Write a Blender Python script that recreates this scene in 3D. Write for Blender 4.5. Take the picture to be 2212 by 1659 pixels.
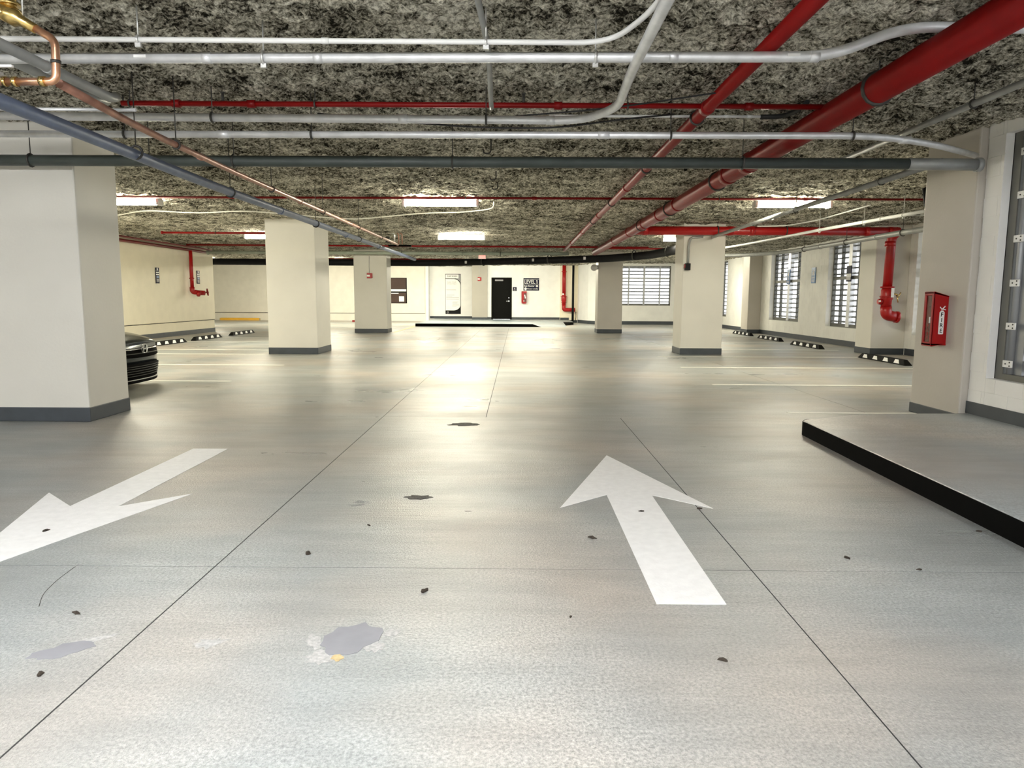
import bpy, math, random
import numpy as np
from mathutils import Vector, Matrix

for o in list(bpy.data.objects): bpy.data.objects.remove(o)
sc = bpy.context.scene
COL = sc.collection
random.seed(7)

# ------------------------------------------------------------------ camera, world, exposure
cam_d = bpy.data.cameras.new('camera'); cam = bpy.data.objects.new('camera', cam_d); COL.objects.link(cam)
cam_d.sensor_width = 36; cam_d.lens = 1534 / 2212 * 36; cam_d.clip_end = 200
R_ = ((0.999967, 0.006471, 0.004963), (0.005708, -0.120686, -0.992674), (-0.005825, 0.99267, -0.120719))
cam.matrix_world = Matrix(((R_[0][0], -R_[1][0], -R_[2][0], 0), (R_[0][1], -R_[1][1], -R_[2][1], 0),
                           (R_[0][2], -R_[1][2], -R_[2][2], 1.35), (0, 0, 0, 1)))
sc.camera = cam

SKY = 4.0            # overcast daylight outside
LAMP = 198.0          # fluorescent fixtures
LAMP_COL = (1.0, 0.94, 0.74)
NEAR_COL = (0.97, 0.98, 1.0)   # cooler tubes over the near lane
wd = bpy.data.worlds.new('world'); sc.world = wd; wd.use_nodes = True
bg = wd.node_tree.nodes['Background']; bg.inputs[0].default_value = (0.93, 0.96, 1.0, 1); bg.inputs[1].default_value = SKY
sc.view_settings.view_transform = 'Standard'; sc.view_settings.look = 'None'
sc.view_settings.gamma = 1; sc.view_settings.exposure = 0.12; sc.view_settings.use_curve_mapping = False
sc.cycles.use_denoising = True
sc.cycles.adaptive_threshold = 0.015; sc.cycles.max_bounces = 8; sc.cycles.diffuse_bounces = 5; sc.cycles.glossy_bounces = 4
sc.cycles.sample_clamp_indirect = 8

# ------------------------------------------------------------------ materials
def nt(m): return m.node_tree.nodes, m.node_tree.links
def mat(name, col, rough=0.5, metal=0.0, var=0.06, vscale=3.0, bump=0.0, bscale=40.0, emit=None, spec=0.5, alpha=None):
    m = bpy.data.materials.new(name); m.use_nodes = True
    N, L = nt(m); b = N['Principled BSDF']
    b.inputs['Roughness'].default_value = rough; b.inputs['Metallic'].default_value = metal
    b.inputs['Specular IOR Level'].default_value = spec
    g = N.new('ShaderNodeNewGeometry')
    n = N.new('ShaderNodeTexNoise'); n.inputs['Scale'].default_value = vscale; n.inputs['Detail'].default_value = 5
    L.new(g.outputs['Position'], n.inputs['Vector'])
    mr = N.new('ShaderNodeMapRange'); mr.inputs[1].default_value = 0.3; mr.inputs[2].default_value = 0.7
    mr.inputs[3].default_value = 1 - var; mr.inputs[4].default_value = 1 + var
    L.new(n.outputs[0], mr.inputs[0])
    mx = N.new('ShaderNodeVectorMath'); mx.operation = 'SCALE'; mx.inputs[0].default_value = col
    L.new(mr.outputs[0], mx.inputs['Scale']); L.new(mx.outputs[0], b.inputs['Base Color'])
    if bump:
        n2 = N.new('ShaderNodeTexNoise'); n2.inputs['Scale'].default_value = bscale; n2.inputs['Detail'].default_value = 4
        L.new(g.outputs['Position'], n2.inputs['Vector'])
        bp = N.new('ShaderNodeBump'); bp.inputs['Strength'].default_value = bump; bp.inputs['Distance'].default_value = 0.01
        L.new(n2.outputs[0], bp.inputs['Height']); L.new(bp.outputs[0], b.inputs['Normal'])
    if emit:
        b.inputs['Emission Color'].default_value = (*emit[0], 1); b.inputs['Emission Strength'].default_value = emit[1]
    if alpha is not None: b.inputs['Alpha'].default_value = alpha
    return m

def floor_mat(name, base, tone=1.0, spec=0.5):
    m = bpy.data.materials.new(name); m.use_nodes = True
    N, L = nt(m); b = N['Principled BSDF']
    g = N.new('ShaderNodeNewGeometry')
    def noise(scale, detail=4, stretch=None, rough=0.55):
        n = N.new('ShaderNodeTexNoise'); n.inputs['Scale'].default_value = scale; n.inputs['Detail'].default_value = detail
        n.inputs['Roughness'].default_value = rough
        if stretch:
            mp = N.new('ShaderNodeMapping'); mp.inputs['Scale'].default_value = stretch
            L.new(g.outputs['Position'], mp.inputs[0]); L.new(mp.outputs[0], n.inputs['Vector'])
        else: L.new(g.outputs['Position'], n.inputs['Vector'])
        return n.outputs[0]
    def rng(s, a, bb, c, d):
        r = N.new('ShaderNodeMapRange'); r.inputs[1].default_value = a; r.inputs[2].default_value = bb
        r.inputs[3].default_value = c; r.inputs[4].default_value = d; L.new(s, r.inputs[0]); return r.outputs[0]
    def mul(a, c):
        r = N.new('ShaderNodeMath'); r.operation = 'MULTIPLY'; L.new(a, r.inputs[0]); L.new(c, r.inputs[1]); return r.outputs[0]
    # warm / cool patches of the worn sealer
    mix = N.new('ShaderNodeMix'); mix.data_type = 'RGBA'
    mix.inputs[6].default_value = (base[0] * .95, base[1] * 1.0, base[2] * 1.02, 1)
    mix.inputs[7].default_value = (base[0] * 1.11, base[1] * 1.01, base[2] * .93, 1)
    L.new(rng(noise(0.45, 3), .42, .62, 0, 1), mix.inputs[0])
    grain = rng(noise(75, 4, None, .75), .36, .64, .78, 1.82)
    worn = noise(0.9, 6)
    v = mul(rng(worn, .3, .7, .92, 1.08), rng(noise(5, 4, (.35, 1.6, 1)), .35, .65, .93, 1.07))
    gm = N.new('ShaderNodeMix'); gm.data_type = 'FLOAT'

    sp = N.new('ShaderNodeSeparateXYZ'); L.new(g.outputs['Position'], sp.inputs[0])     # sealer wear, with the near lane also lightened in place of stronger light
    ad = N.new('ShaderNodeMath'); ad.operation = 'ADD'; L.new(rng(noise(0.7, 5), .35, .65, -.3, .45), ad.inputs[0]); L.new(rng(sp.outputs[1], 1.6, 5.0, .75, .25), ad.inputs[1])
    cl_ = N.new('ShaderNodeClamp'); L.new(ad.outputs[0], cl_.inputs[0]); L.new(cl_.outputs[0], gm.inputs[0]); L.new(grain, gm.inputs[3])
    gm.inputs[2].default_value = .94
    v = mul(v, gm.outputs[0])
    sc_ = N.new('ShaderNodeVectorMath'); sc_.operation = 'SCALE'
    L.new(mix.outputs[2], sc_.inputs[0]); L.new(v, sc_.inputs['Scale']); L.new(sc_.outputs[0], b.inputs['Base Color'])
    L.new(mul(rng(noise(1.6, 4, (.25, 1.2, 1)), .3, .7, .26, .40), rng(worn, .3, .7, .9, 1.25)), b.inputs['Roughness'])
    b.inputs['Specular IOR Level'].default_value = spec
    bp = N.new('ShaderNodeBump'); bp.inputs['Strength'].default_value = .32; bp.inputs['Distance'].default_value = .012
    a = N.new('ShaderNodeMath'); a.operation = 'ADD'
    L.new(noise(22, 4, (.12, 1.3, 1)), a.inputs[0]); L.new(noise(110, 2), a.inputs[1])
    L.new(a.outputs[0], bp.inputs['Height']); L.new(bp.outputs[0], b.inputs['Normal'])
    return m

def ceiling_mat():
    m = bpy.data.materials.new('sprayed_fireproofing'); m.use_nodes = True
    N, L = nt(m); b = N['Principled BSDF']; b.inputs['Roughness'].default_value = .95; b.inputs['Specular IOR Level'].default_value = .1
    g = N.new('ShaderNodeNewGeometry')
    def noise(s, d=5, r=.6):
        n = N.new('ShaderNodeTexNoise'); n.inputs['Scale'].default_value = s; n.inputs['Detail'].default_value = d; n.inputs['Roughness'].default_value = r
        L.new(g.outputs['Position'], n.inputs['Vector']); return n.outputs[0]
    def mul(a, k):
        r = N.new('ShaderNodeMath'); r.operation = 'MULTIPLY'; r.inputs[1].default_value = k; L.new(a, r.inputs[0]); return r.outputs[0]
    def add(a, c):
        r = N.new('ShaderNodeMath'); r.operation = 'ADD'; L.new(a, r.inputs[0]); L.new(c, r.inputs[1]); return r.outputs[0]
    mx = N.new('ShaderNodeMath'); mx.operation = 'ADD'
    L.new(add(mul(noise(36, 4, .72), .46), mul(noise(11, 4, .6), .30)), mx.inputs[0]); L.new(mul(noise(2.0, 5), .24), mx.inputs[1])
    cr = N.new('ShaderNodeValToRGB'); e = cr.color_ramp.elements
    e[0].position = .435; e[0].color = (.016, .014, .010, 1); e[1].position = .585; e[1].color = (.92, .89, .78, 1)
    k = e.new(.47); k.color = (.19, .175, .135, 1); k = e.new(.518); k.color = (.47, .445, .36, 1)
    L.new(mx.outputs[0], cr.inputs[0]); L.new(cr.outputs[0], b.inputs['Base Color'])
    bp = N.new('ShaderNodeBump'); bp.inputs['Strength'].default_value = .8; bp.inputs['Distance'].default_value = .03
    L.new(noise(26, 6, .7), bp.inputs['Height']); L.new(bp.outputs[0], b.inputs['Normal'])
    return m

M = {}
M['floor'] = floor_mat('sealed_concrete', (.312, .314, .302))
M['island'] = floor_mat('grey_deck_paint', (.41, .42, .42))
M['joint'] = mat('dark_joint_and_strip', (.03, .03, .03), .9)
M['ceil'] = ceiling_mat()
M['wall_white'] = mat('white_wall_paint', (.88, .875, .85), .6, var=.03, bump=.15, bscale=60)
M['wall_block'] = mat('white_block_paint', (.86, .855, .81), .65, var=.05, vscale=2, bump=.3, bscale=45)
M['wall_cream'] = mat('cream_wall_paint', (.90, .83, .65), .6, var=.03, bump=.1, bscale=50)
M['wall_beige'] = mat('beige_wall_paint', (.78, .75, .67), .6, var=.04, bump=.1, bscale=50)
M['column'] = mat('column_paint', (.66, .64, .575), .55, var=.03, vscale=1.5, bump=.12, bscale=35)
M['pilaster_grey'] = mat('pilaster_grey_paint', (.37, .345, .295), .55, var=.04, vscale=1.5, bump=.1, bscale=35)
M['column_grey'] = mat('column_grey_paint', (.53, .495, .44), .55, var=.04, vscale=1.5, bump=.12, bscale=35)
M['band'] = mat('slate_base_paint', (.045, .054, .064), .5, var=.12, vscale=6)
M['white_paint'] = mat('white_road_paint', (.92, .915, .90), .55, var=.04, vscale=18, bump=.15, bscale=90)
M['line_paint'] = mat('white_line_paint', (.80, .79, .73), .5, var=.06, vscale=8)
M['yellow_line'] = mat('yellow_line_paint', (.72, .52, .16), .5, var=.1, vscale=8)
M['black'] = mat('black_paint', (.003, .003, .003), .8, var=.2, vscale=12, spec=.05)
M['rubber'] = mat('black_rubber', (.008, .008, .0075), .7, var=.2, vscale=20, spec=.12)
M['red'] = mat('red_pipe_paint', (.20, .003, .003), .42, var=.08, vscale=5, spec=.25)
M['red_bright'] = mat('red_standpipe_paint', (.38, .006, .006), .35, var=.08, vscale=5)
M['red_cabinet'] = mat('red_plastic', (.33, .004, .005), .35, var=.05, spec=.3)
M['galv'] = mat('galvanised_steel', (.74, .75, .76), .38, metal=.4, var=.12, vscale=9)
M['white_conduit'] = mat('white_conduit_paint', (.80, .80, .78), .4, var=.05, vscale=6)
M['grey_pipe'] = mat('grey_pipe_paint', (.33, .34, .33), .45, metal=.3, var=.12, vscale=7)
M['green_pipe'] = mat('dull_green_grey_pipe', (.05, .062, .056), .5, var=.18, vscale=6)
M['pale_green_pipe'] = mat('pale_green_grey_pipe', (.34, .38, .31), .5, var=.12, vscale=6)
M['blue_pipe'] = mat('blue_grey_pipe', (.125, .16, .25), .45, metal=.15, var=.15, vscale=8)
M['copper'] = mat('aged_copper', (.34, .17, .12), .42, metal=.45, var=.25, vscale=9)
M['copper_bright'] = mat('bright_copper', (.72, .40, .25), .28, metal=.9, var=.15, vscale=9)
M['brass'] = mat('brass', (.62, .45, .17), .25, metal=.95, var=.12, vscale=12)
M['black_pipe'] = mat('black_cast_iron', (.006, .006, .007), .6, var=.2, vscale=6, spec=.2)
M['rod'] = mat('dark_hanger_steel', (.06, .058, .052), .55, metal=.5, var=.2, vscale=20)
M['zinc'] = mat('zinc_fitting', (.70, .70, .68), .35, metal=.7, var=.1, vscale=20)
M['chrome'] = mat('chrome', (.82, .82, .82), .12, metal=1, var=.03)
M['alu'] = mat('aluminium_louvre', (.36, .37, .38), .45, metal=.4, var=.06, vscale=4)
M['alu_light'] = mat('pale_aluminium', (.74, .75, .75), .4, metal=.4, var=.05, vscale=4)
M['frame_grey'] = mat('dark_window_frame', (.14, .14, .125), .5, metal=.3, var=.1)
M['door'] = mat('black_door_paint', (.004, .004, .0035), .6, var=.15, vscale=3, spec=.06)
M['navy'] = mat('navy_sign', (.006, .007, .028), .5, var=.08, spec=.12)
M['blue_sign'] = mat('blue_sign', (.025, .12, .32), .4, var=.08)
M['sign_white'] = mat('sign_white', (.88, .88, .86), .45, var=.02)
M['sign_grey'] = mat('sign_grey', (.30, .29, .31), .45, var=.03)
M['print_grey'] = mat('print_grey', (.52, .50, .49), .5, var=.03)
M['sign_black'] = mat('sign_black', (.006, .006, .007), .5, var=.05, spec=.12)
M['brown'] = mat('brown_map_board', (.07, .045, .037), .5, var=.06, spec=.15)
M['pink'] = mat('exit_face', (.85, .25, .2), .5, emit=((1, .35, .28), 1.2))
M['lamp'] = mat('lit_diffuser', (.9, .9, .86), .5, emit=(LAMP_COL, LAMP))
M['lamp_near'] = mat('lit_cool_diffuser', (.9, .9, .9), .5, emit=(NEAR_COL, LAMP * .98))
M['housing'] = mat('lamp_housing', (.75, .75, .72), .5)
M['cable_white'] = mat('white_cable', (.78, .76, .68), .5)
M['cable_black'] = mat('black_cable', (.012, .012, .012), .6)
M['yellow'] = mat('yellow_stop_paint', (.82, .46, .05), .5, var=.06)
M['car'] = mat('dark_slate_car_paint', (.022, .030, .034), .18, metal=.4, var=.03, spec=.7)
M['glass'] = mat('tinted_glass', (.01, .011, .012), .06, var=.02, spec=.8)
M['lens'] = mat('headlamp_lens', (.75, .77, .78), .1, metal=.4)
M['leaf'] = mat('dry_leaf', (.035, .026, .018), .8, var=.35, vscale=60)
M['patch'] = mat('smooth_grey_patch', (.27, .27, .29), .6, var=.08, vscale=9)
M['scuff'] = mat('pale_scuff', (.45, .445, .43), .8, var=.25, vscale=60)
M['ochre'] = mat('ochre_patch', (.55, .42, .22), .8, var=.2, vscale=50)
M['pit'] = mat('dark_pit_fill', (.085, .08, .072), .8, var=.4, vscale=30, bump=.8, bscale=40)
M['window_tint'] = mat('dark_red_window', (.10, .018, .012), .25, var=.25, vscale=14)
M['concrete'] = mat('bare_concrete', (.42, .41, .38), .8, var=.08)
M['asphalt'] = mat('outside_paving', (.45, .45, .44), .9, var=.1)

# ------------------------------------------------------------------ mesh helpers
ORG = {}
def org(o):
    return ORG.get(o.name, Vector((0, 0, 0))) if o else Vector((0, 0, 0))
class MB:
    def __init__(s): s.v = []; s.f = []; s.sm = []
    def add(s, vs, fs, smooth=False):
        k = len(s.v); s.v += [tuple(p) for p in vs]
        s.f += [tuple(i + k for i in f) for f in fs]; s.sm += [smooth] * len(fs); return s
    def box(s, x0, x1, y0, y1, z0, z1):
        return s.add([(x0, y0, z0), (x1, y0, z0), (x1, y1, z0), (x0, y1, z0), (x0, y0, z1), (x1, y0, z1), (x1, y1, z1), (x0, y1, z1)],
                     [(3, 2, 1, 0), (4, 5, 6, 7), (0, 1, 5, 4), (1, 2, 6, 5), (2, 3, 7, 6), (3, 0, 4, 7)])
    def prism(s, poly, fn, a, b):
        n = len(poly)
        vs = [fn(u, w, a) for u, w in poly] + [fn(u, w, b) for u, w in poly]
        fs = [tuple(range(n))[::-1], tuple(range(n, 2 * n))] + [(i, (i + 1) % n, n + (i + 1) % n, n + i) for i in range(n)]
        return s.add(vs, fs)
    def tube(s, pts, r, n=12, caps=True):
        P = [Vector(p) for p in pts]; rr = r if isinstance(r, (list, tuple)) else [r] * len(P)
        T = []
        for i in range(len(P)):
            a = P[max(i - 1, 0)]; b = P[min(i + 1, len(P) - 1)]; T.append((b - a).normalized())
        up = Vector((0, 0, 1)) if abs(T[0].z) < .9 else Vector((1, 0, 0))
        u = T[0].cross(up).normalized(); vs = []
        for i, p in enumerate(P):
            u = (u - T[i] * u.dot(T[i])).normalized(); w = T[i].cross(u)
            for k in range(n):
                a = 2 * math.pi * k / n; vs.append(p + (u * math.cos(a) + w * math.sin(a)) * rr[i])
        fs = []
        for i in range(len(P) - 1):
            for k in range(n):
                fs.append((i * n + k, i * n + (k + 1) % n, (i + 1) * n + (k + 1) % n, (i + 1) * n + k))
        s.add(vs, fs, True)
        if caps:
            k0 = len(s.v) - len(vs)
            s.f += [tuple(k0 + i for i in range(n))[::-1], tuple(k0 + (len(P) - 1) * n + i for i in range(n))]; s.sm += [False, False]
        return s
    def torus(s, c, axis, R, r, n=18, m=8):
        c = Vector(c); ax = Vector(axis).normalized(); up = Vector((0, 0, 1)) if abs(ax.z) < .9 else Vector((1, 0, 0))
        u = ax.cross(up).normalized(); w = ax.cross(u); vs = []
        for i in range(n):
            a = 2 * math.pi * i / n; d = u * math.cos(a) + w * math.sin(a)
            for j in range(m):
                b = 2 * math.pi * j / m; vs.append(c + d * (R + r * math.cos(b)) + ax * r * math.sin(b))
        fs = [(i * m + j, ((i + 1) % n) * m + j, ((i + 1) % n) * m + (j + 1) % m, i * m + (j + 1) % m) for i in range(n) for j in range(m)]
        return s.add(vs, fs, True)
    def build(s, name, m, parent=None, bevel=0, kind=None, label=None):
        o0 = org(parent)
        me = bpy.data.meshes.new(name)
        me.from_pydata([(x - o0.x, y - o0.y, z - o0.z) for x, y, z in s.v], [], s.f)
        me.polygons.foreach_set('use_smooth', s.sm); me.materials.append(m); me.update()
        o = bpy.data.objects.new(name, me); COL.objects.link(o)
        if parent: o.parent = parent; ORG[o.name] = o0
        if bevel:
            bm = o.modifiers.new('bevel', 'BEVEL'); bm.width = bevel; bm.segments = 2; bm.limit_method = 'ANGLE'
        if kind: o['kind'] = kind
        if label: o['label'] = label
        return o
def fillet(pts, r, n=7):
    P = [Vector(p) for p in pts]; out = [P[0]]
    for i in range(1, len(P) - 1):
        a = P[i - 1] - P[i]; b = P[i + 1] - P[i]; d = min(r, a.length * .45, b.length * .45)
        p0 = P[i] + a.normalized() * d; p1 = P[i] + b.normalized() * d
        for k in range(n + 1):
            t = k / n; out.append(p0 * (1 - t) ** 2 + P[i] * 2 * t * (1 - t) + p1 * t * t)
    out.append(P[-1]); return out
def tag(o, label=None, cat=None, group=None, kind=None):
    if label: o['label'] = label
    if cat: o['category'] = cat
    if group: o['group'] = group
    if kind: o['kind'] = kind
    return o
def empty(name, loc, label=None, cat=None, group=None, kind=None):
    o = bpy.data.objects.new(name, None); COL.objects.link(o); o.location = loc; o.empty_display_size = .1
    ORG[o.name] = Vector(loc); return tag(o, label, cat, group, kind)
def copy_tree(o, parent=None, loc=None, rz=None):
    c = o.copy(); COL.objects.link(c)
    if parent: c.parent = parent
    if loc is not None: c.location = loc
    if rz is not None: c.rotation_euler = (0, 0, rz)
    for ch in list(o.children): copy_tree(ch, c)
    return c
def text(parent, body, size, loc, rot, m, name='lettering', align='CENTER', sx=1.0, ext=.001):
    cu = bpy.data.curves.new(name, 'FONT'); cu.body = body; cu.size = size; cu.align_x = align; cu.align_y = 'CENTER'
    cu.extrude = ext; cu.offset = size * (.008 if 'white' in m.name or 'black' in m.name else 0); cu.resolution_u = 4
    cu.materials.append(m); o = bpy.data.objects.new(name, cu); COL.objects.link(o)
    o0 = org(parent); o.parent = parent; o.location = Vector(loc) - o0; o.rotation_euler = rot; o.scale = (sx, 1, 1)
    TEXTS.append(o); return o
TEXTS = []
FACE_CAM = (math.pi / 2, 0, 0)             # text read from -Y
FACE_PX = (math.pi / 2, 0, math.pi / 2)    # text read from +X
FACE_NX = (math.pi / 2, 0, -math.pi / 2)   # text read from -X

CEIL = 3.13
# ------------------------------------------------------------------ floor: concrete slabs between sawn joints
floor = empty('floor', (0, 0, 0), kind='structure')
MB().box(-19, 14, -9, 44, -.16, -.0018).build('slab_bed', M['joint'], floor)
G = .0036
YB = [-9, 3.425, 7.96, 11.05, 18.6, 26.2, 33.8, 43]
XN = [-19, -6.9, -1.51, 1.185, 4.2, 9.0, 13]; XF = [-19, -12.2, -6.9, -1.51, -.34, 4.2, 9.0, 13]
for i in range(len(YB) - 1):
    xs = XN if i < 2 else XF
    for j in range(len(xs) - 1):
        MB().box(xs[j] + G, xs[j + 1] - G, YB[i] + G, YB[i + 1] - G, -.1, 0).build('slab', M['floor'], floor)

# ------------------------------------------------------------------ ceiling: lumpy sprayed coating
def h2(ix, iy, seed):
    n = (ix.astype(np.int64) * 374761393 + iy.astype(np.int64) * 668265263 + seed * 974634599) & 0x7fffffff
    n = ((n ^ (n >> 13)) * 1274126177) & 0x7fffffff
    return ((n ^ (n >> 16)) & 0xffff) / 65535.0
def vnoise(x, y, s, seed):
    x = x / s; y = y / s; ix = np.floor(x); iy = np.floor(y); fx = x - ix; fy = y - iy
    fx = fx * fx * (3 - 2 * fx); fy = fy * fy * (3 - 2 * fy)
    a = h2(ix, iy, seed); b = h2(ix + 1, iy, seed); c = h2(ix, iy + 1, seed); d = h2(ix + 1, iy + 1, seed)
    return (a * (1 - fx) + b * fx) * (1 - fy) + (c * (1 - fx) + d * fx) * fy
def cheight(x, y):
    n = .030 * (vnoise(x, y, .55, 1) - .5)
    n = n + .045 * np.abs(vnoise(x, y, .12, 2) - .5) * 2 + .040 * np.abs(vnoise(x + .3, y, .06, 3) - .5) * 2
    n = n + .022 * vnoise(x, y, .04, 4)
    return CEIL - .045 + n
ceiling = empty('ceiling', (0, 0, CEIL), kind='structure')
def ceil_zone(x0, x1, y0, y1, d):
    nx = int((x1 - x0) / d) + 1; ny = int((y1 - y0) / d) + 1
    X, Y = np.meshgrid(np.linspace(x0, x1, nx), np.linspace(y0, y1, ny)); Z = cheight(X, Y)
    V = np.stack([X, Y, Z - CEIL], -1).reshape(-1, 3)
    i = np.arange(ny - 1)[:, None] * nx + np.arange(nx - 1)[None, :]
    F = np.stack([i, i + nx, i + nx + 1, i + 1], -1).reshape(-1, 4)
    me = bpy.data.meshes.new('coating'); me.vertices.add(len(V)); me.vertices.foreach_set('co', V.ravel().astype(np.float32))
    me.loops.add(F.size); me.loops.foreach_set('vertex_index', F.ravel().astype(np.int32))
    me.polygons.add(len(F)); me.polygons.foreach_set('loop_start', np.arange(0, F.size, 4, dtype=np.int32))
    me.polygons.foreach_set('loop_total', np.full(len(F), 4, dtype=np.int32)); me.update(calc_edges=True)
    me.polygons.foreach_set('use_smooth', np.ones(len(F), dtype=bool)); me.materials.append(M['ceil'])
    o = bpy.data.objects.new('coating', me); COL.objects.link(o); o.parent = ceiling; ORG[o.name] = ORG['ceiling']
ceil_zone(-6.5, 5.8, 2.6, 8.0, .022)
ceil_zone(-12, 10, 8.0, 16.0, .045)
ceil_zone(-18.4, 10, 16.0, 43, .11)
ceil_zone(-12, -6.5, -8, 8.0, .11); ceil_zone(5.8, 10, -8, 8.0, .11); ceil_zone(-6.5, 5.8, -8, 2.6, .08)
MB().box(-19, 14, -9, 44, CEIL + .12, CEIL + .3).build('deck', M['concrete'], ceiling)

# ------------------------------------------------------------------ walls
def wall(name, boxes, m):
    b = MB()
    for q in boxes: b.box(*q)
    o = b.build(name, m); return tag(o, kind='structure')
TOP = CEIL + .1
# cream wall beside the car bay: lower wall and a slightly proud upper panel
wl = wall('wall_left', [(-11.95, -11.6, -8.5, 27.3, 0, TOP)], M['wall_cream'])
MB().box(-11.6, -11.56, -8.5, 27.3, .47, TOP).build('upper_panel', M['wall_cream'], wl, bevel=.02)
wall('wall_left_back', [(-18.6, -18.3, 27.3, 43, 0, TOP), (-18.6, -11.95, 27.0, 27.3, 0, TOP)], M['wall_beige'])
MB().box(-11.6, -11.592, -8.5, 27.3, .452, .47).build('dark_strip', M['joint'], wl)  # thin dark strip along the foot of the upper panel
wb = wall('wall_back', [(-18.4, -5.15, 40.6, 41.0, 0, TOP)], M['wall_beige'])
MB().box(-18.4, -5.2, 40.555, 40.6, .44, TOP).build('upper_panel', M['wall_beige'], wb, bevel=.02)
MB().box(-18.4, -5.2, 40.592, 40.6, .415, .44).build('dark_strip', M['joint'], wb)  # same dark strip under the back wall panel
wall('wall_back_poster', [(-5.15, -2.2, 41.2, 41.5, 0, TOP), (-5.15, -5.0, 40.6, 41.3, 0, TOP)], M['wall_white'])
wall('wall_back_door', [(-1.9, -1.40, 39.7, 40.0, 0, TOP), (-.27, 2.4, 39.7, 40.0, 0, TOP), (-1.40, -.27, 39.7, 40.0, 2.45, TOP)], M['wall_white'])
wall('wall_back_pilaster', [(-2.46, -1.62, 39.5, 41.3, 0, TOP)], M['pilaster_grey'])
wall('wall_back_standpipe', [(2.4, 3.35, 39.3, 40.0, 0, TOP)], M['wall_cream'])
b = MB(); poly = [(3.35, 40.0), (3.35, 39.0), (3.75, 37.6), (4.15, 36.9), (4.3, 36.9), (4.3, 37.4), (3.6, 40.0)]
b.prism(poly, lambda u, w, t: (u, w, t), 0, TOP); tag(b.build('wall_back_corner', M['wall_white']), kind='structure')
WX0, WX1, WZ0, WZ1 = 4.97, 7.93, .98, 3.0
wall('wall_back_window', [(4.3, WX0, 36.9, 37.3, 0, TOP), (WX1, 9.9, 36.9, 37.3, 0, TOP), (WX0, WX1, 36.9, 37.3, 0, WZ0), (WX0, WX1, 36.9, 37.3, WZ1, TOP)], M['wall_block'])
# far window wall with block piers
RX = 9.55; T_ = .28
WIN = [(15.2, 17.25, .50), (20.0, 22.1, .525), (24.25, 27.05, .57), (32.6, 34.9, .53)]   # y0, y1, sill
segs = []; y = 8.6
for (a, c, zs) in WIN:
    segs.append((y, a, 0, TOP)); segs.append((a, c, 0, zs)); segs.append((a, c, 3.06, TOP)); y = c
segs.append((y, 37.3, 0, TOP))
wr = wall('wall_right', [(RX + .006, RX + T_, s0, s1, z0, z1) for s0, s1, z0, z1 in segs], M['wall_block'])
# painted concrete blocks, one by one
BL, BH, JG = .40, .20, .008
me_cache = {}
def block_obj(parent, x0, x1, y0, y1, z0, z1, m):
    key = (round(y1 - y0, 3), round(z1 - z0, 3), round(x1 - x0, 3), m.name)
    if key not in me_cache:
        b = MB().box(0, x1 - x0, 0, y1 - y0, 0, z1 - z0); me = bpy.data.meshes.new('block'); me.from_pydata(b.v, [], b.f); me.materials.append(m); me_cache[key] = me
    o = bpy.data.objects.new('block', me_cache[key]); COL.objects.link(o); o.parent = parent
    o.location = Vector((x0, y0, z0)) - org(parent); return o
blocks = []
for (s0, s1, z0, z1) in segs:
    if s1 < 14 or s0 > 32: continue
    nrow = int((min(z1, 3.05)) / BH)
    for r in range(nrow):
        za, zb = r * BH, (r + 1) * BH
        if zb <= z0 + .02 or za >= z1 - .02: continue
        za = max(za, z0); zb = min(zb, z1)
        off = (r % 2) * BL / 2; k = math.floor((s0 - off) / BL)
        while True:
            ya = off + k * BL; yb = ya + BL; k += 1
            if ya >= s1 - .01: break
            ya = max(ya, s0); yb = min(yb, s1)
            if yb - ya < .05: continue
            blocks.append((ya + JG / 2, yb - JG / 2, za + JG / 2, zb - JG / 2))
blocks = [q for q in blocks if q[0] > 15.0]
blocks.sort(key=lambda q: q[0])
for q in blocks[:300]: block_obj(wr, RX, RX + .02, *q, M['wall_block'])
b = MB()
for q in blocks[300:]: b.box(RX, RX + .02, *q)
b.build('block', M['wall_block'], wr, kind='stuff')
# near window wall next to the raised island
NX = 4.87
NW0, NW1, NWS = -3.0, 7.35, .545
nsegs = [(-8.5, NW0, 0, TOP), (NW0, NW1, 0, NWS), (NW0, NW1, 3.0, TOP), (NW1, 7.62, 0, TOP)]
wn = wall('wall_right_near', [(NX + .006, NX + .30, s0, s1, z0, z1) for s0, s1, z0, z1 in nsegs] + [(5.5, RX + T_, 8.3, 8.55, 0, TOP)], M['wall_white'])
for (s0, s1, z0, z1) in nsegs[1:]:
    for r in range(1, 16):
        za, zb = r * BH, (r + 1) * BH
        if zb <= z0 + .02 or za >= z1 - .02: continue
        za = max(za, z0); zb = min(zb, z1); off = (r % 2) * BL / 2; k = math.floor((max(s0, 5.6) - off) / BL)
        while True:
            ya = off + k * BL; yb = ya + BL; k += 1
            if ya >= s1 - .01: break
            ya = max(ya, s0, 5.6); yb = min(yb, s1)
            if yb - ya < .05: continue
            block_obj(wn, NX, NX + .02, ya + .002, yb - .002, za + .002, zb - .002, M['wall_white'])
# wall behind the camera
wall('wall_front', [(-12, 6, -8.8, -8.5, 0, TOP)], M['wall_white'])
tag(MB().box(-40, 40, -40, -9, -.2, -.02).build('paving_outside', M['asphalt']), kind='structure')
tag(MB().box(14, 40, -9, 60, -.2, -.02).build('paving_outside', M['asphalt']), kind='structure')
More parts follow.
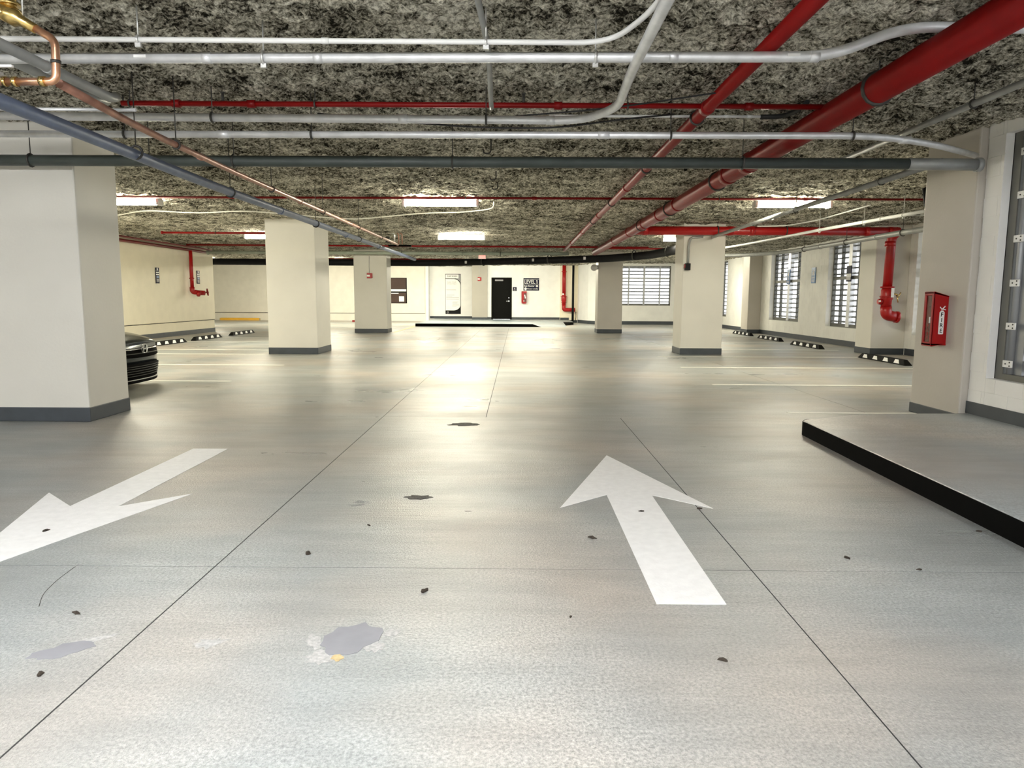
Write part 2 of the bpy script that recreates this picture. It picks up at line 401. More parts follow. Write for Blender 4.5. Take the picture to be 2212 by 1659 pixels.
# base bands
def base(name, boxes):
    wall(name, boxes, M['band'])
bh = .13
base('baseboard_left', [(-11.6, -11.585, -8.5, 27.3, 0, .15)])
base('baseboard_right', [(RX - .012, RX, 8.6, 17.5, 0, .16), (RX - .012, RX, 18.4, 28.0, 0, .16), (RX - .012, RX, 28.85, 36.9, 0, .16)])
base('baseboard_right_near', [(NX - .012, NX, -8.5, 7.62, .14, .27)])
base('baseboard_back_poster', [(-5.0, -2.46, 41.185, 41.2, .14, .27)])
base('baseboard_back_pilaster', [(-2.47, -1.61, 39.485, 39.5, .14, .26)])
base('baseboard_back_door', [(-1.62, -1.40, 39.685, 39.7, .14, .27), (-.27, 2.4, 39.685, 39.7, .14, .27), (2.4, 2.88, 39.285, 39.3, .14, .27)])
base('baseboard_back_standpipe', [(2.88, 3.35, 39.285, 39.3, 0, .14)])
b = MB()
for p, q in (((3.35, 39.0), (3.75, 37.6)), ((3.75, 37.6), (4.15, 36.9))):
    d = Vector((q[0] - p[0], q[1] - p[1])).normalized(); n = Vector((d.y, -d.x)) * .012
    n = -n if n.x > 0 else n
    b.prism([(p[0], p[1]), (q[0], q[1]), (q[0] + n.x, q[1] + n.y), (p[0] + n.x, p[1] + n.y)], lambda u, w, t: (u, w, t), 0, .17)
tag(b.build('baseboard_back_corner', M['band']), kind='structure')
base('baseboard_back_window', [(4.15, RX, 36.885, 36.9, 0, .17)])

# ------------------------------------------------------------------ columns
def column(x0, x1, y0, y1, label, m='column', band=.155, bz=0, name='concrete_column', group=None):
    r = empty(name, ((x0 + x1) / 2, (y0 + y1) / 2, 0), label, 'column', group)
    MB().box(x0, x1, y0, y1, bz, TOP - .06).build('shaft', M[m], r, bevel=.018)
    e = .006
    MB().box(x0 - e, x1 + e, y0 - e, y1 + e, bz, bz + band).build('base_band', M['band'], r, bevel=.008, label='slate blue painted base band')
    return r
column(-5.86, -4.585, 7.52, 8.31, 'large cream concrete column standing in front of the dark car')
column(-5.84, -4.68, 16.7, 17.9, 'cream concrete column with shadow-ringed top, next beyond the column by the car')
column(-6.11, -4.87, 26.87, 27.75, 'tan lit concrete column carrying a small red alarm box')
column(3.97, 4.97, 17.22, 18.1, 'pale yellow lit concrete column with a grey conduit on its corner')
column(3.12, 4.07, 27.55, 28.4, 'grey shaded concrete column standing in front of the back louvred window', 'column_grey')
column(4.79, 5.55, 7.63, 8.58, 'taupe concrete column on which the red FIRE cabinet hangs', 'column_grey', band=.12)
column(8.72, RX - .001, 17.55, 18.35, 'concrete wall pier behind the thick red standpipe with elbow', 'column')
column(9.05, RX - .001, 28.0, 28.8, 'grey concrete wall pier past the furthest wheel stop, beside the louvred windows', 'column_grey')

# ------------------------------------------------------------------ louvred windows
def window_x(idx, x, y0, y1, z0, z1, bays, pitch, wide=None, rail=None, deep=.10, near=False):
    """window in a wall facing -X; y runs along the wall"""
    r = empty('window_%d' % idx, (x, (y0 + y1) / 2, z0), kind='structure')
    f = MB(); w = .05
    f.box(x, x + deep, y0, y0 + w, z0, z1); f.box(x, x + deep, y1 - w, y1, z0, z1); f.box(x, x + deep, y0 + w, y1 - w, z0, z0 + .1); f.box(x, x + deep, y0 + w, y1 - w, z1 - w, z1)
    f.build('frame', M['frame_grey'], r)
    ym = []
    for t, ww, mm in bays:
        yc = y0 + (y1 - y0) * t
        MB().box(x - (.03 if ww > .08 else 0), x + deep, yc - ww / 2, yc + ww / 2, z0 + .02, z1 - .02).build('mullion', M[mm], r); ym.append((yc, ww))
    if rail: MB().box(x - .004, x + deep - .01, y0 + w, y1 - w, rail - .05, rail + .05).build('rail', M['frame_grey'], r)
    z = z0 + .16; me = None
    while z < z1 - .05:
        if not (rail and abs(z - rail) < pitch * .4):
            b = MB(); c = .02
            prof = [(x + .02, z - c), (x + .03, z - c - .007), (x + .085, z + c - .006), (x + .085, z + c + .006), (x + .078, z + c + .006), (x + .076, z + c), (x + .022, z - c + .006)]
            b.prism(prof, lambda u, v, t: (u, t, v), y0 + w, y1 - w)
            b.build('slat', M['alu'], r)
        z += pitch
    return r
xw = RX + .15
window_x(1, xw, 24.25, 27.05, .57, 3.06, [(.22, .03, 'frame_grey'), (.47, .20, 'alu_light'), (.78, .03, 'frame_grey')], .157, rail=1.98)
window_x(2, xw, 20.0, 22.1, .525, 3.06, [(.22, .03, 'frame_grey'), (.44, .20, 'alu_light'), (.74, .03, 'frame_grey')], .157, rail=1.98)
window_x(3, xw, 15.2, 17.25, .50, 3.06, [(.25, .03, 'frame_grey'), (.5, .2, 'alu_light')], .157, rail=1.98)
window_x(4, xw, 32.6, 34.9, .53, 3.06, [(.5, .05, 'frame_grey')], .172)
# window in the back wall, faces the camera
r = empty('window_5', ((WX0 + WX1) / 2, 37.0, WZ0), kind='structure')
f = MB(); yb = 37.03
f.box(WX0, WX0 + .05, yb, yb + .1, WZ0, WZ1); f.box(WX1 - .06, WX1, yb, yb + .1, WZ0, WZ1); f.box(WX0, WX1, yb, yb + .1, WZ0, WZ0 + .1); f.box(WX0, WX1, yb, yb + .1, WZ1 - .05, WZ1)
f.build('frame', M['frame_grey'], r)
for xm, w in ((5.78, .07), (6.57, .10), (7.38, .07)): MB().box(xm - w / 2, xm + w / 2, yb - .02, yb + .09, WZ0 + .02, WZ1 - .02).build('mullion', M['alu'], r)
MB().box(WX0 + .05, WX1 - .06, yb, yb + .09, 2.33, 2.41).build('rail', M['alu'], r)
z = WZ0 + .19
while z < WZ1 - .05:
    if abs(z - 2.37) > .07:
        prof = [(yb + .02, z - .025), (yb + .03, z - .034), (yb + .085, z + .018), (yb + .085, z + .030), (yb + .078, z + .030), (yb + .022, z - .018)]
        MB().prism(prof, lambda u, v, t: (t, u, v), WX0 + .05, WX1 - .06).build('slat', M['alu'], r)
    z += .1735
# near window: heavy frame channel, tubular post with clamps, slats
r = empty('window_6', (5.0, 6.0, NWS), kind='structure')
MB().box(4.955, 5.16, NW1 - .012, NW1, NWS, 3.0).box(4.955, 4.967, 7.23, NW1, NWS, 3.0).build('frame', M['frame_grey'], r)
MB().box(4.955, 5.16, NW0, 7.23, NWS - .01, NWS + .06).build('sill_channel', M['frame_grey'], r)
MB().tube([(5.0, 7.19, NWS + .02), (5.0, 7.19, 3.0)], .032, 12).build('post', M['alu'], r)
MB().box(5.02, 5.05, 7.05, 7.19, NWS, 3.0).build('jamb_plate', M['alu'], r)
for ym in (6.84, 4.9, 2.95, 1.0, -1.0): MB().box(4.985, 5.05, ym - .04, ym + .04, NWS, 3.0).build('mullion', M['alu_light'], r)
for zc in (2.80, 2.38, 1.955, 1.52, 1.09, .71):
    c = MB().box(4.948, 4.962, 7.10, 7.235, zc - .035, zc + .035).build('clamp', M['sign_white'], r, bevel=.004)
    for yy, zz in ((7.19, 0), (7.13, .018), (7.13, -.018)):
        MB().tube([(4.949, yy, zc + zz), (4.944, yy, zc + zz)], .008, 8).build('bolt', M['rod'], c)
z = NWS + .16
while z < 2.95:
    prof = [(5.02, z + .035), (5.03, z + .047), (5.13, z - .04), (5.13, z - .06), (5.122, z - .06), (5.122, z - .046), (5.024, z + .03)]
    MB().prism(prof, lambda u, v, t: (u, t, v), NW0, 7.06).build('slat', M['alu'], r)
    z += .168

# ------------------------------------------------------------------ door
r = empty('door_1', (-.835, 39.7, .14), kind='structure')
MB().box(-1.31, -.36, 39.72, 39.77, .165, 2.40).build('door_panel', M['door'], r)
MB().box(-1.40, -1.31, 39.66, 39.86, .14, 2.45).box(-.36, -.27, 39.66, 39.86, .14, 2.45).box(-1.31, -.36, 39.66, 39.86, 2.38, 2.45).build('door_frame', M['door'], r)
h = MB().tube([(-.43, 39.72, 1.16), (-.43, 39.70, 1.16)], .035, 12).tube(fillet([(-.43, 39.71, 1.16), (-.43, 39.655, 1.16), (-.58, 39.655, 1.16)], .02), .014, 8).build('handle', M['chrome'], r)
MB().tube([(-.43, 39.72, 1.34), (-.43, 39.705, 1.34)], .028, 12).build('lock_cylinder', M['chrome'], r)
MB().box(-1.31, -.36, 39.69, 39.76, .142, .163).build('threshold', M['chrome'], r)
MB().box(-1.2, -.75, 39.68, 39.72, 2.26, 2.34).build('door_closer', M['sign_grey'], r)

# ------------------------------------------------------------------ raised islands
def roundcorner(cx, cy, rad, a0, a1, n=8):
    return [(cx + rad * math.cos(a0 + (a1 - a0) * i / n), cy + rad * math.sin(a0 + (a1 - a0) * i / n)) for i in range(n + 1)]
r = empty('raised_island', (3.9, 0, 0), 'raised grey painted concrete island with black curb below the near louvred window', 'island')
edge = [(2.80, -8.5), (2.80, 3.8), (2.87, 6.95)] + roundcorner(3.05, 6.98, .18, math.pi, math.pi / 2) + [(3.3, 7.3), (3.7, 7.50), (4.3, 7.545), (NX, 7.565)]
MB().prism([(NX, -8.5)][::1] + edge, lambda u, w, t: (u, w, t), .0, .14).build('top_slab', M['island'], r, bevel=.012)
b = MB()
for i in range(len(edge) - 1):
    (xa, ya), (xb, yb2) = edge[i], edge[i + 1]
    d = Vector((xb - xa, yb2 - ya)).normalized(); n = Vector((-d.y, d.x)) * .008
    b.prism([(xa, ya), (xb, yb2), (xb + n.x, yb2 + n.y), (xa + n.x, ya + n.y)], lambda u, w, t: (u, w, t), .0, .134 + .004 * math.sin(i))
b.build('curb_face', M['black'], r, label='black painted curb face')
M['landing'] = floor_mat('blue_grey_deck_paint', (.24, .28, .31))
r = empty('raised_landing', (-1.5, 36, 0), 'raised grey landing with black curb and a ramp below the black door', 'landing')
MB().box(-4.68, -2.47, 33.0, 41.17, 0, .14).box(-2.47, -1.61, 33.0, 39.48, 0, .14).box(-1.61, .75, 33.0, 39.65, 0, .14).box(.75, 2.88, 36.0, 39.27, 0, .14).build('top_slab', M['landing'], r)
MB().box(-4.69, .75, 32.985, 33.0, 0, .138).prism([(33.0, 0), (33.9, 0), (33.9, .07), (33.0, .138)], lambda u, w, t: (.75 + (t * 1), u, w), 0, .01).add(
    [(.75, 32.985, 0), (1.15, 32.985, 0), (.75, 32.985, .138), (.75, 33.0, 0), (1.15, 33.0, 0), (.75, 33.0, .138)], [(0, 1, 2), (5, 4, 3), (0, 3, 4, 1), (1, 4, 5, 2), (2, 5, 3, 0)]).build('curb_face', M['black'], r, label='black painted curb face')
b = MB(); b.add([(.75, 33.2, .004), (2.35, 33.2, .004), (2.35, 36.0, .14), (.75, 36.0, .14), (.75, 33.2, 0), (2.35, 33.2, 0), (2.35, 36.0, 0), (.75, 36.0, 0)],
               [(0, 1, 2, 3), (7, 6, 5, 4), (0, 4, 5, 1), (1, 5, 6, 2), (3, 2, 6, 7), (0, 3, 7, 4)]); b.build('ramp', M['landing'], r)
b = MB(); b.add([(2.35, 35.0, 0), (2.88, 36.0, 0), (2.88, 36.0, .14), (2.35, 36.0, 0), (2.35, 36.0, .14)], [(0, 1, 2), (0, 2, 4), (0, 4, 3), (0, 3, 1), (1, 3, 4, 2)]); b.build('ramp_wing', M['black'], r)

# ------------------------------------------------------------------ road markings
def flat(poly, z=.003): return MB().prism(poly, lambda u, w, t: (u, w, t), 0.0004, z)
AR = [(0, 3.0), (-.495, 1.45), (-.155, 1.76), (-.155, 0), (.155, 0), (.155, 1.76), (.495, 1.45)]
def arrow(x, y, rz, label, s=1.0):
    c, si = math.cos(rz), math.sin(rz)
    o = MB().prism([(u * s, w * s) for u, w in AR], lambda u, w, t: (u, w, t), .0004, .003).build('floor_arrow', M['white_paint'])
    o.location = (x, y, 0); o.rotation_euler = (0, 0, rz); tag(o, label, 'floor arrow', 'painted direction arrows')
arrow(.785, 3.02, 0, 'big white painted arrow pointing away toward the black door, beside the black curb')
arrow(-2.715, 6.19, math.pi, 'big white painted arrow pointing back, near the column hiding the car')
arrow(.98, 21.1, 0, 'distant white arrow pointing toward the red standpipe by the black door')
arrow(-2.7, 23.9, math.pi, 'distant white arrow pointing back, in line with the poster')
def stripe(x0, x1, y, label, w=.1, m='line_paint', g='white stall lines', name='stall_line'):
    o = MB().box(0, x1 - x0, -w / 2, w / 2, .0004, .003).build(name, M[m]); o.location = (x0, y, 0); tag(o, label, 'floor line', g)
stripe(-10.6, -4.56, 11.25, 'white stall line on floor just beyond the nose of the dark car')
stripe(-10.6, -4.6, 13.98, 'second white stall line beyond the dark car, longest clear line on that side')
stripe(-10.6, -5.9, 16.6, 'white stall line ending at the base of the second cream column')
stripe(-10.6, -6.2, 17.95, 'faint white stall line level with the second cream column, before the three wheel stops')
stripe(-10.6, -6.0, 21.2, 'white stall line running between the two nearer wheel stops by the cream wall')
stripe(-10.6, -4.8, 23.2, 'short faint white stall line between the two further cream columns')
stripe(3.25, 4.82, 8.40, 'white stall line along the rear edge of the raised island by the FIRE cabinet column')
stripe(3.1, 8.6, 11.15, 'white stall line one bay past the raised island')
stripe(3.25, 8.6, 14.0, 'white stall line in front of the largest wheel stop')
stripe(3.3, 8.6, 16.6, 'white stall line just before the pale yellow column')
stripe(5.0, 8.6, 19.0, 'white stall line between the largest wheel stop and the next')
stripe(5.2, 8.6, 22.1, 'white stall line between the middle wheel stops by the window wall')
stripe(5.2, 8.6, 25.4, 'white stall line before the furthest wheel stop by the window wall')
o = flat([(-4.79, 27.3), (-4.67, 27.3), (-4.66, 32.98), (-4.78, 32.98)]).build('yellow_line', M['yellow_line']); tag(o, 'yellow painted line running from the tan column to the black landing curb', 'floor line')

# ------------------------------------------------------------------ wheel stops
def wheel_stop(name, x, y, L, side, label, group, m='rubber', reflect=True):
    r = empty(name, (x, y, 0), label, 'wheel stop', group)
    hw, h = .085, .115
    vs = [(-hw, -L / 2, 0), (hw, -L / 2, 0), (hw, L / 2, 0), (-hw, L / 2, 0), (-.04, -L / 2 + .13, h), (.04, -L / 2 + .13, h), (.04, L / 2 - .13, h), (-.04, L / 2 - .13, h)]
    b = MB(); b.add([(x + a, y + c, d) for a, c, d in vs], [(3, 2, 1, 0), (4, 5, 6, 7), (0, 1, 5, 4), (1, 2, 6, 5), (2, 3, 7, 6), (3, 0, 4, 7)])
    b.build('body', M[m], r, bevel=.012)
    if reflect:
        for t in (-.33, -.11, .11, .33):
            yc = y + t * L; w = .085
            def P(yy, k): return (x + side * (hw - (hw - .04) * k + .003), yy, h * k + .002)
            s = -side * .0
            q = [P(yc - w - .03, .2), P(yc + w - .03 + .05, .2), P(yc + w + .03 - .02, .86), P(yc - w + .05, .86)]
            n = Vector((-side * .012, 0, -.004))
            b = MB(); b.add(q + [tuple(Vector(p) + n) for p in q], [(0, 1, 2, 3), (7, 6, 5, 4), (0, 4, 5, 1), (1, 5, 6, 2), (2, 6, 7, 3), (3, 7, 4, 0)]); b.build('reflector', M['sign_white'], r)
    return r
GR = 'black rubber wheel stops along the window wall'; GL = 'black rubber wheel stops along the cream wall'
wheel_stop('wheel_stop', 8.06, 15.6, 2.05, -1, 'largest black rubber wheel stop with white patches, in front of the red standpipe', GR)
wheel_stop('wheel_stop', 8.28, 20.3, 2.1, -1, 'black rubber wheel stop, next one past the wall pier with red standpipe', GR)
wheel_stop('wheel_stop', 8.44, 23.7, 2.1, -1, 'black rubber wheel stop under the middle blue wall sign', GR)
wheel_stop('wheel_stop', 8.56, 26.95, 2.1, -1, 'furthest black rubber wheel stop, beside the grey wall pier', GR)
wheel_stop('wheel_stop', -9.79, 19.9, 2.0, 1, 'black rubber wheel stop partly behind the dark car', GL)
wheel_stop('wheel_stop', -9.82, 22.5, 2.0, 1, 'middle black rubber wheel stop beside the cream wall', GL)
wheel_stop('wheel_stop', -9.86, 25.5, 2.1, 1, 'black rubber wheel stop closest to the second cream column', GL)
r = empty('yellow_wheel_stop', (-15.7, 40.2, 0), 'yellow wheel stop at foot of the back wall, past the cream wall end', 'wheel stop')
MB().prism([(-.09, 0), (.09, 0), (.06, .14), (-.06, .14)], lambda u, w, t: (t, 40.25 + u, w), -16.75, -14.55).build('body', M['yellow'], r, bevel=.015)
for xe in (-16.76, -14.54): MB().prism([(-.085, 0), (.085, 0), (.055, .13), (-.055, .13)], lambda u, w, t: (t, 40.25 + u, w), xe - .02, xe + .02).build('end_cap', M['ochre'], r)
o = MB().prism([(-.08, 0), (.08, 0), (.05, .10), (-.05, .10)], lambda u, w, t: (t, 38.6 + u, w), -8.9, -8.45).build('red_wheel_stop', M['red']); tag(o, 'small red floor block just visible at the side of the tan column', 'wheel stop')

# ------------------------------------------------------------------ pipes
def hanger(parent, p, r, m='rod', ring=True, top=CEIL):
    x, y, z = p
    b = MB().tube([(x, y, z + r), (x, y, top)], .005, 6)
    if ring: b.torus((x, y, z), AXIS[0], r + .006, .006 + r * .1, 14, 6)
    if m == 'zinc': b.box(x - .018, x + .018, y - .012, y + .012, z - r - .03, z - r - .004)
    b.build('hanger', M[m], parent)
AXIS = [(1, 0, 0)]
def pipe(name, label, cat, pts, r, m, fil=.12, couple=(), hang=(), cr=1.18, cl=.05, cm=None, group=None, axis=None, ring=True, hm='rod', n=14, straps=()):
    root = empty(name, pts[0], label, cat, group)
    P = fillet(pts, fil) if len(pts) > 2 else [Vector(p) for p in pts]
    MB().tube(P, r, n).build('tube', M[m], root)
    ax = axis or (Vector(pts[-1]) - Vector(pts[0])).normalized(); AXIS[0] = ax; ax = Vector(ax)
    for c in couple:
        c = Vector(c); MB().tube([c - ax * cl / 2, c + ax * cl / 2], r * cr, n).build('coupling', M[cm or m], root)
    for c in hang: hanger(root, c, r, hm, ring)
    return root
XA = (1, 0, 0); YA = (0, 1, 0)
# galvanised / white conduits across the near ceiling
pipe('conduit', 'thin white conduit, nearest of the cross runs, bending back toward the viewer', 'conduit', [(-4.6, 4.60, 2.93), (.575, 4.655, 2.93), (.755, 4.12, 2.93), (.755, -3, 2.93)], .0165, 'white_conduit', .22,
     [(-1.2, 4.635, 2.93)], [(-2.36, 4.623, 2.93), (-.2, 4.645, 2.93)], cl=.045, axis=XA, hm='zinc')
r = pipe('conduit', 'thick silver conduit across the near ceiling that lifts over the big red main', 'conduit', [(-4.6, 4.89, 2.895), (1.55, 4.80, 2.895), (2.0, 4.79, 2.895), (2.47, 4.80, 3.083), (4.86, 4.86, 3.083)], .033, 'galv', .22,
     [(-2.03, 4.852, 2.895), (-1.3, 4.842, 2.895), (1.0, 4.808, 2.895), (1.9, 4.792, 2.895)], [(-1.66, 4.847, 2.895), (.5, 4.815, 2.895)], cl=.06, cr=1.06, axis=XA, hm='zinc')
for xx, yy in ((-2.5, 4.823), (1.72, 4.759)): MB().box(xx, xx + .08, yy, yy + .004, 2.888, 2.906).build('tag', M['sign_white'], r)
pipe('conduit', 'silver conduit crossing below the thin red line, bending toward the viewer past its elbow', 'conduit', [(-4.9, 6.22, 2.86), (.55, 6.32, 2.86), (.80, 5.9, 2.86), (.762, 5.0, 2.86), (.75, -3, 2.86)], .034, 'galv', .25,
     [(-.98, 6.29, 2.86), (.28, 6.315, 2.86)], [(-.27, 6.3, 2.86), (-2.6, 6.26, 2.86)], cl=.07, cr=1.1, axis=XA)
pipe('conduit', 'long silver conduit parallel to the dull green pipe, curving off at the FIRE cabinet column', 'conduit', [(-4.9, 6.54, 2.78), (3.15, 6.49, 2.78), (3.85, 6.85, 2.79), (4.74, 7.60, 2.83)], .030, 'galv', .5,
     [(-2.62, 6.525, 2.78), (.76, 6.505, 2.78), (3.5, 6.655, 2.78)], [(-1.83, 6.52, 2.78), (1.35, 6.50, 2.78), (2.95, 6.49, 2.78), (-3.5, 6.53, 2.78)], cl=.10, cr=1.1, axis=XA)
pipe('conduit', 'very thin pale conduit under the red cross line, turning up in a black elbow', 'conduit', [(.3, 7.0, 3.064), (2.3, 7.0, 3.064)], .013, 'white_conduit', couple=[(1.98, 7.0, 3.064), (2.2, 7.0, 3.064)], hang=[(.58, 7.0, 3.064), (1.45, 7.0, 3.064)], axis=XA)
o = MB().tube(fillet([(2.3, 7.0, 3.06), (2.5, 6.98, 3.06), (2.56, 6.75, 3.06), (2.56, 6.55, 3.08)], .15), .022, 10).build('flexible_elbow', M['cable_black']); tag(o, 'black flexible elbow beside the big red main at end of the thin conduit', 'conduit')
pipe('conduit', 'grey conduit running lengthwise over the cross conduits at mid ceiling', 'conduit', [(-.31, 2.5, 3.035), (-.225, 4.4, 3.035), (-.20, 5.1, 3.02), (-.22, 6.05, 2.955), (-.22, 6.22, 2.935)], .02, 'grey_pipe', .3, axis=YA)
pipe('drain_pipe', 'dull dark green pipe spanning the whole width above the big cream column', 'pipe', [(-7.5, 7.34, 2.70), (3.9, 7.33, 2.695)], .054, 'green_pipe', couple=[(-1.55, 7.34, 2.70), (.22, 7.34, 2.7)], hang=[(-4.9, 7.34, 2.7), (-3.7, 7.34, 2.7), (-2.85, 7.34, 2.7), (-.65, 7.34, 2.7), (2.25, 7.335, 2.7)], cl=.11, cr=1.07, axis=XA, n=18)
pipe('drain_pipe_end', 'lighter grey capped end section of the dull green pipe beside FIRE cabinet column', 'pipe', [(3.9, 7.33, 2.695), (4.62, 7.33, 2.69)], .058, 'grey_pipe', couple=[(4.60, 7.33, 2.69)], axis=XA, n=18)
# sprinkler lines
SR = []
r = pipe('sprinkler_line', 'thin red sprinkler line across the near ceiling', 'sprinkler pipe', [(-3.42, 6.36, 3.0), (2.66, 6.40, 3.0)], .023, 'red', couple=[(-2.95, 6.362, 3.0), (-2.3, 6.37, 3.0), (.35, 6.39, 3.0), (2.0, 6.40, 3.0)], hang=[(-3.35, 6.36, 3.0), (-1.75, 6.37, 3.0), (.95, 6.39, 3.0)], cr=1.45, cl=.07, axis=XA)
for xx in (-2.55, .05): MB().tube([(xx, 6.375, 3.02), (xx, 6.375, 3.09)], .012, 8).tube([(xx, 6.375, 3.09), (xx, 6.375, 3.10)], .02, 8).build('sprinkler_head', M['rod'], r)
r = pipe('sprinkler_branch', 'medium red pipe running lengthwise, thinner one beside the big red main', 'sprinkler pipe', [(1.64, -3, 2.99), (1.64, 24.9, 2.99)], .054, 'red', couple=[(1.64, 6.40, 2.99), (1.64, 8.9, 2.99), (1.64, 10.9, 2.99), (1.64, 14.5, 2.99), (1.64, 18, 2.99), (1.64, 21.5, 2.99)], hang=[(1.64, 6.75, 2.99), (1.64, 9.3, 2.99), (1.64, 12.6, 2.99), (1.64, 15.6, 2.99)], cr=1.15, cl=.10, axis=YA, n=16)
r = pipe('sprinkler_main', 'big red fire main running lengthwise, thickest pipe on the ceiling', 'sprinkler pipe', [(2.716, -3, 2.93), (2.716, 25.1, 2.93)], .112, 'red', couple=[(2.716, 8.6, 2.93), (2.716, 9.4, 2.93), (2.716, 12.3, 2.93), (2.716, 13.8, 2.93), (2.716, 15.4, 2.93), (2.716, 17.4, 2.93), (2.716, 20, 2.93)], hang=[(2.716, 5.6, 2.93), (2.716, 9.9, 2.93), (2.716, 12.9, 2.93), (2.716, 15.8, 2.93)], cr=1.06, cl=.16, axis=YA, n=24)
r = pipe('sprinkler_main_branch', 'glossy red main crossing above the pale yellow column to the window wall', 'sprinkler pipe', [(2.75, 17.0, 2.93), (8.95, 17.0, 2.93)], .10, 'red_bright', couple=[(3.0, 17, 2.93), (5.0, 17, 2.93), (5.5, 17, 2.93), (8.2, 17, 2.93), (8.75, 17, 2.93)], hang=[(4.7, 17, 2.93), (6.3, 17, 2.93)], cr=1.1, cl=.12, axis=XA, n=20)
pipe('sprinkler_line', 'dark red sprinkler line across the ceiling level with the nearer row of lights', 'sprinkler pipe', [(-11.2, 12.75, 3.068), (9.4, 12.6, 3.068)], .02, 'red', couple=[(-5, 12.7, 3.068), (.3, 12.66, 3.068), (5, 12.63, 3.068)], hang=[(-4, 12.7, 3.068), (-.9, 12.67, 3.068), (3.5, 12.64, 3.068)], cr=1.4, cl=.08, axis=XA)
pipe('sprinkler_line', 'short red sprinkler pipe left of the second cream column near a ceiling light', 'sprinkler pipe', [(-9.3, 18.9, 3.0), (-6.2, 18.95, 3.0)], .028, 'red', couple=[(-9.3, 18.9, 3.0)], hang=[(-7.9, 18.9, 3.0)], cr=1.4, axis=XA)
pipe('sprinkler_line', 'red sprinkler line across the far ceiling just before the pale green pipe', 'sprinkler pipe', [(-11.2, 24.4, 3.075), (4.5, 24.7, 3.075)], .03, 'red', couple=[(-7, 24.48, 3.075), (-3.2, 24.55, 3.075), (0, 24.61, 3.075)], hang=[(-4.5, 24.53, 3.075), (-1.5, 24.58, 3.075), (1, 24.63, 3.075)], cr=1.3, axis=XA)
pipe('sprinkler_line', 'furthest red cross pipe, seen just above the black drain', 'sprinkler pipe', [(-11, 31.5, 2.985), (1.8, 31.5, 2.985)], .05, 'red', couple=[(-6, 31.5, 2.985), (-1, 31.5, 2.985)], hang=[(-3, 31.5, 2.985)], cr=1.25, cl=.15, axis=XA)
pipe('sprinkler_line', 'thin red line above the black drain beside the pale yellow column', 'sprinkler pipe', [(2.9, 23.9, 2.99), (6.5, 24.3, 2.99)], .03, 'red', hang=[(3.6, 24, 2.99)], axis=XA)
pipe('sprinkler_line', 'red pipe along the top of the cream wall', 'sprinkler pipe', [(-11.45, 9, 2.95), (-11.45, 26.6, 2.95)], .045, 'red', couple=[(-11.45, 14, 2.95), (-11.45, 20, 2.95)], axis=YA)
pipe('sprinkler_line', 'thinner red pipe just above its twin along the cream wall top', 'sprinkler pipe', [(-11.3, 9, 3.04), (-11.3, 26.6, 3.04)], .028, 'red', axis=YA)
pipe('drain_pipe', 'long pale green pipe across the far ceiling with open end at the cream wall', 'pipe', [(-11.35, 26.3, 2.95), (1.9, 26.4, 2.95)], .062, 'pale_green_pipe', couple=[(-11.3, 26.3, 2.93), (-8.6, 26.3, 2.93), (-2, 26.35, 2.93)], hang=[(-9, 26.3, 2.93), (-4.2, 26.3, 2.93), (-.6, 26.35, 2.93)], cr=1.12, axis=XA, n=16)
r = pipe('black_drain', 'thick black drain pipe curving across the far ceiling', 'pipe', [(-13, 28.8, 2.73), (-7.7, 29.0, 2.73), (-3.36, 29.4, 2.735), (-1.0, 28.0, 2.735), (2.06, 26.2, 2.735), (3.2, 25.4, 2.735), (4.28, 23.4, 2.735), (4.6, 21.0, 2.74), (4.6, 18.6, 2.74)], .13, 'black_pipe', .9, couple=[(-6.5, 29.1, 2.73), (-10, 28.9, 2.73)], cr=1.1, cl=.2, axis=XA, n=20)
AXIS[0] = (.7, -.5, 0)
for p in ((-1.3, 28.1, 2.75), (1.2, 26.5, 2.765), (3.9, 24.0, 2.77), (4.5, 21.6, 2.76)): hanger(r, p, .15)
for p in ((-2.0, 28.35, 2.72), (.6, 26.85, 2.74), (2.4, 25.7, 2.75), (4.38, 22.6, 2.74)): MB().box(p[0] - .04, p[0] + .04, p[1] - .16, p[1] - .12, p[2] - .05, p[2] + .05).build('pipe_label', M['print_grey'], r)
# lengthwise pipes at the near left
pipe('water_pipe', 'blue grey pipe running lengthwise beside the red-brown copper line', 'pipe', [(-2.95, 3.4, 2.45), (-3.0, 4.25, 2.468), (-3.2, 7.6, 2.5), (-3.19, 22.5, 2.52)], .045, 'blue_pipe', 1, couple=[(-3.2, 9.8, 2.5), (-3.2, 13.5, 2.5), (-3.19, 16.6, 2.51)], hang=[(-3.08, 5.9, 2.5), (-3.2, 8.1, 2.5), (-3.2, 11.5, 2.5), (-3.2, 14.6, 2.51)], cr=1.12, cl=.08, axis=YA)
pipe('copper_line', 'long red-brown copper line running lengthwise above the blue grey pipe', 'pipe', [(-2.66, 4.28, 2.57), (-2.79, 5.4, 2.58), (-2.83, 7.3, 2.58), (-2.86, 17.3, 2.60)], .026, 'copper', 1, couple=[(-2.82, 6.5, 2.58), (-2.84, 9.5, 2.58), (-2.85, 12.5, 2.59)], hang=[(-2.80, 6.0, 2.58), (-2.84, 8.4, 2.58), (-2.84, 10.6, 2.58), (-2.85, 13, 2.59), (-2.855, 15.2, 2.59)], cr=1.2, axis=YA)
pipe('grey_pipe', 'thick grey pipe running lengthwise to the end of the thin red line, upper corner', 'pipe', [(-3.01, 1.5, 2.80), (-3.01, 5.45, 2.80), (-3.03, 5.56, 2.84)], .034, 'grey_pipe', .05, couple=[(-3.01, 4.75, 2.80)], axis=YA)
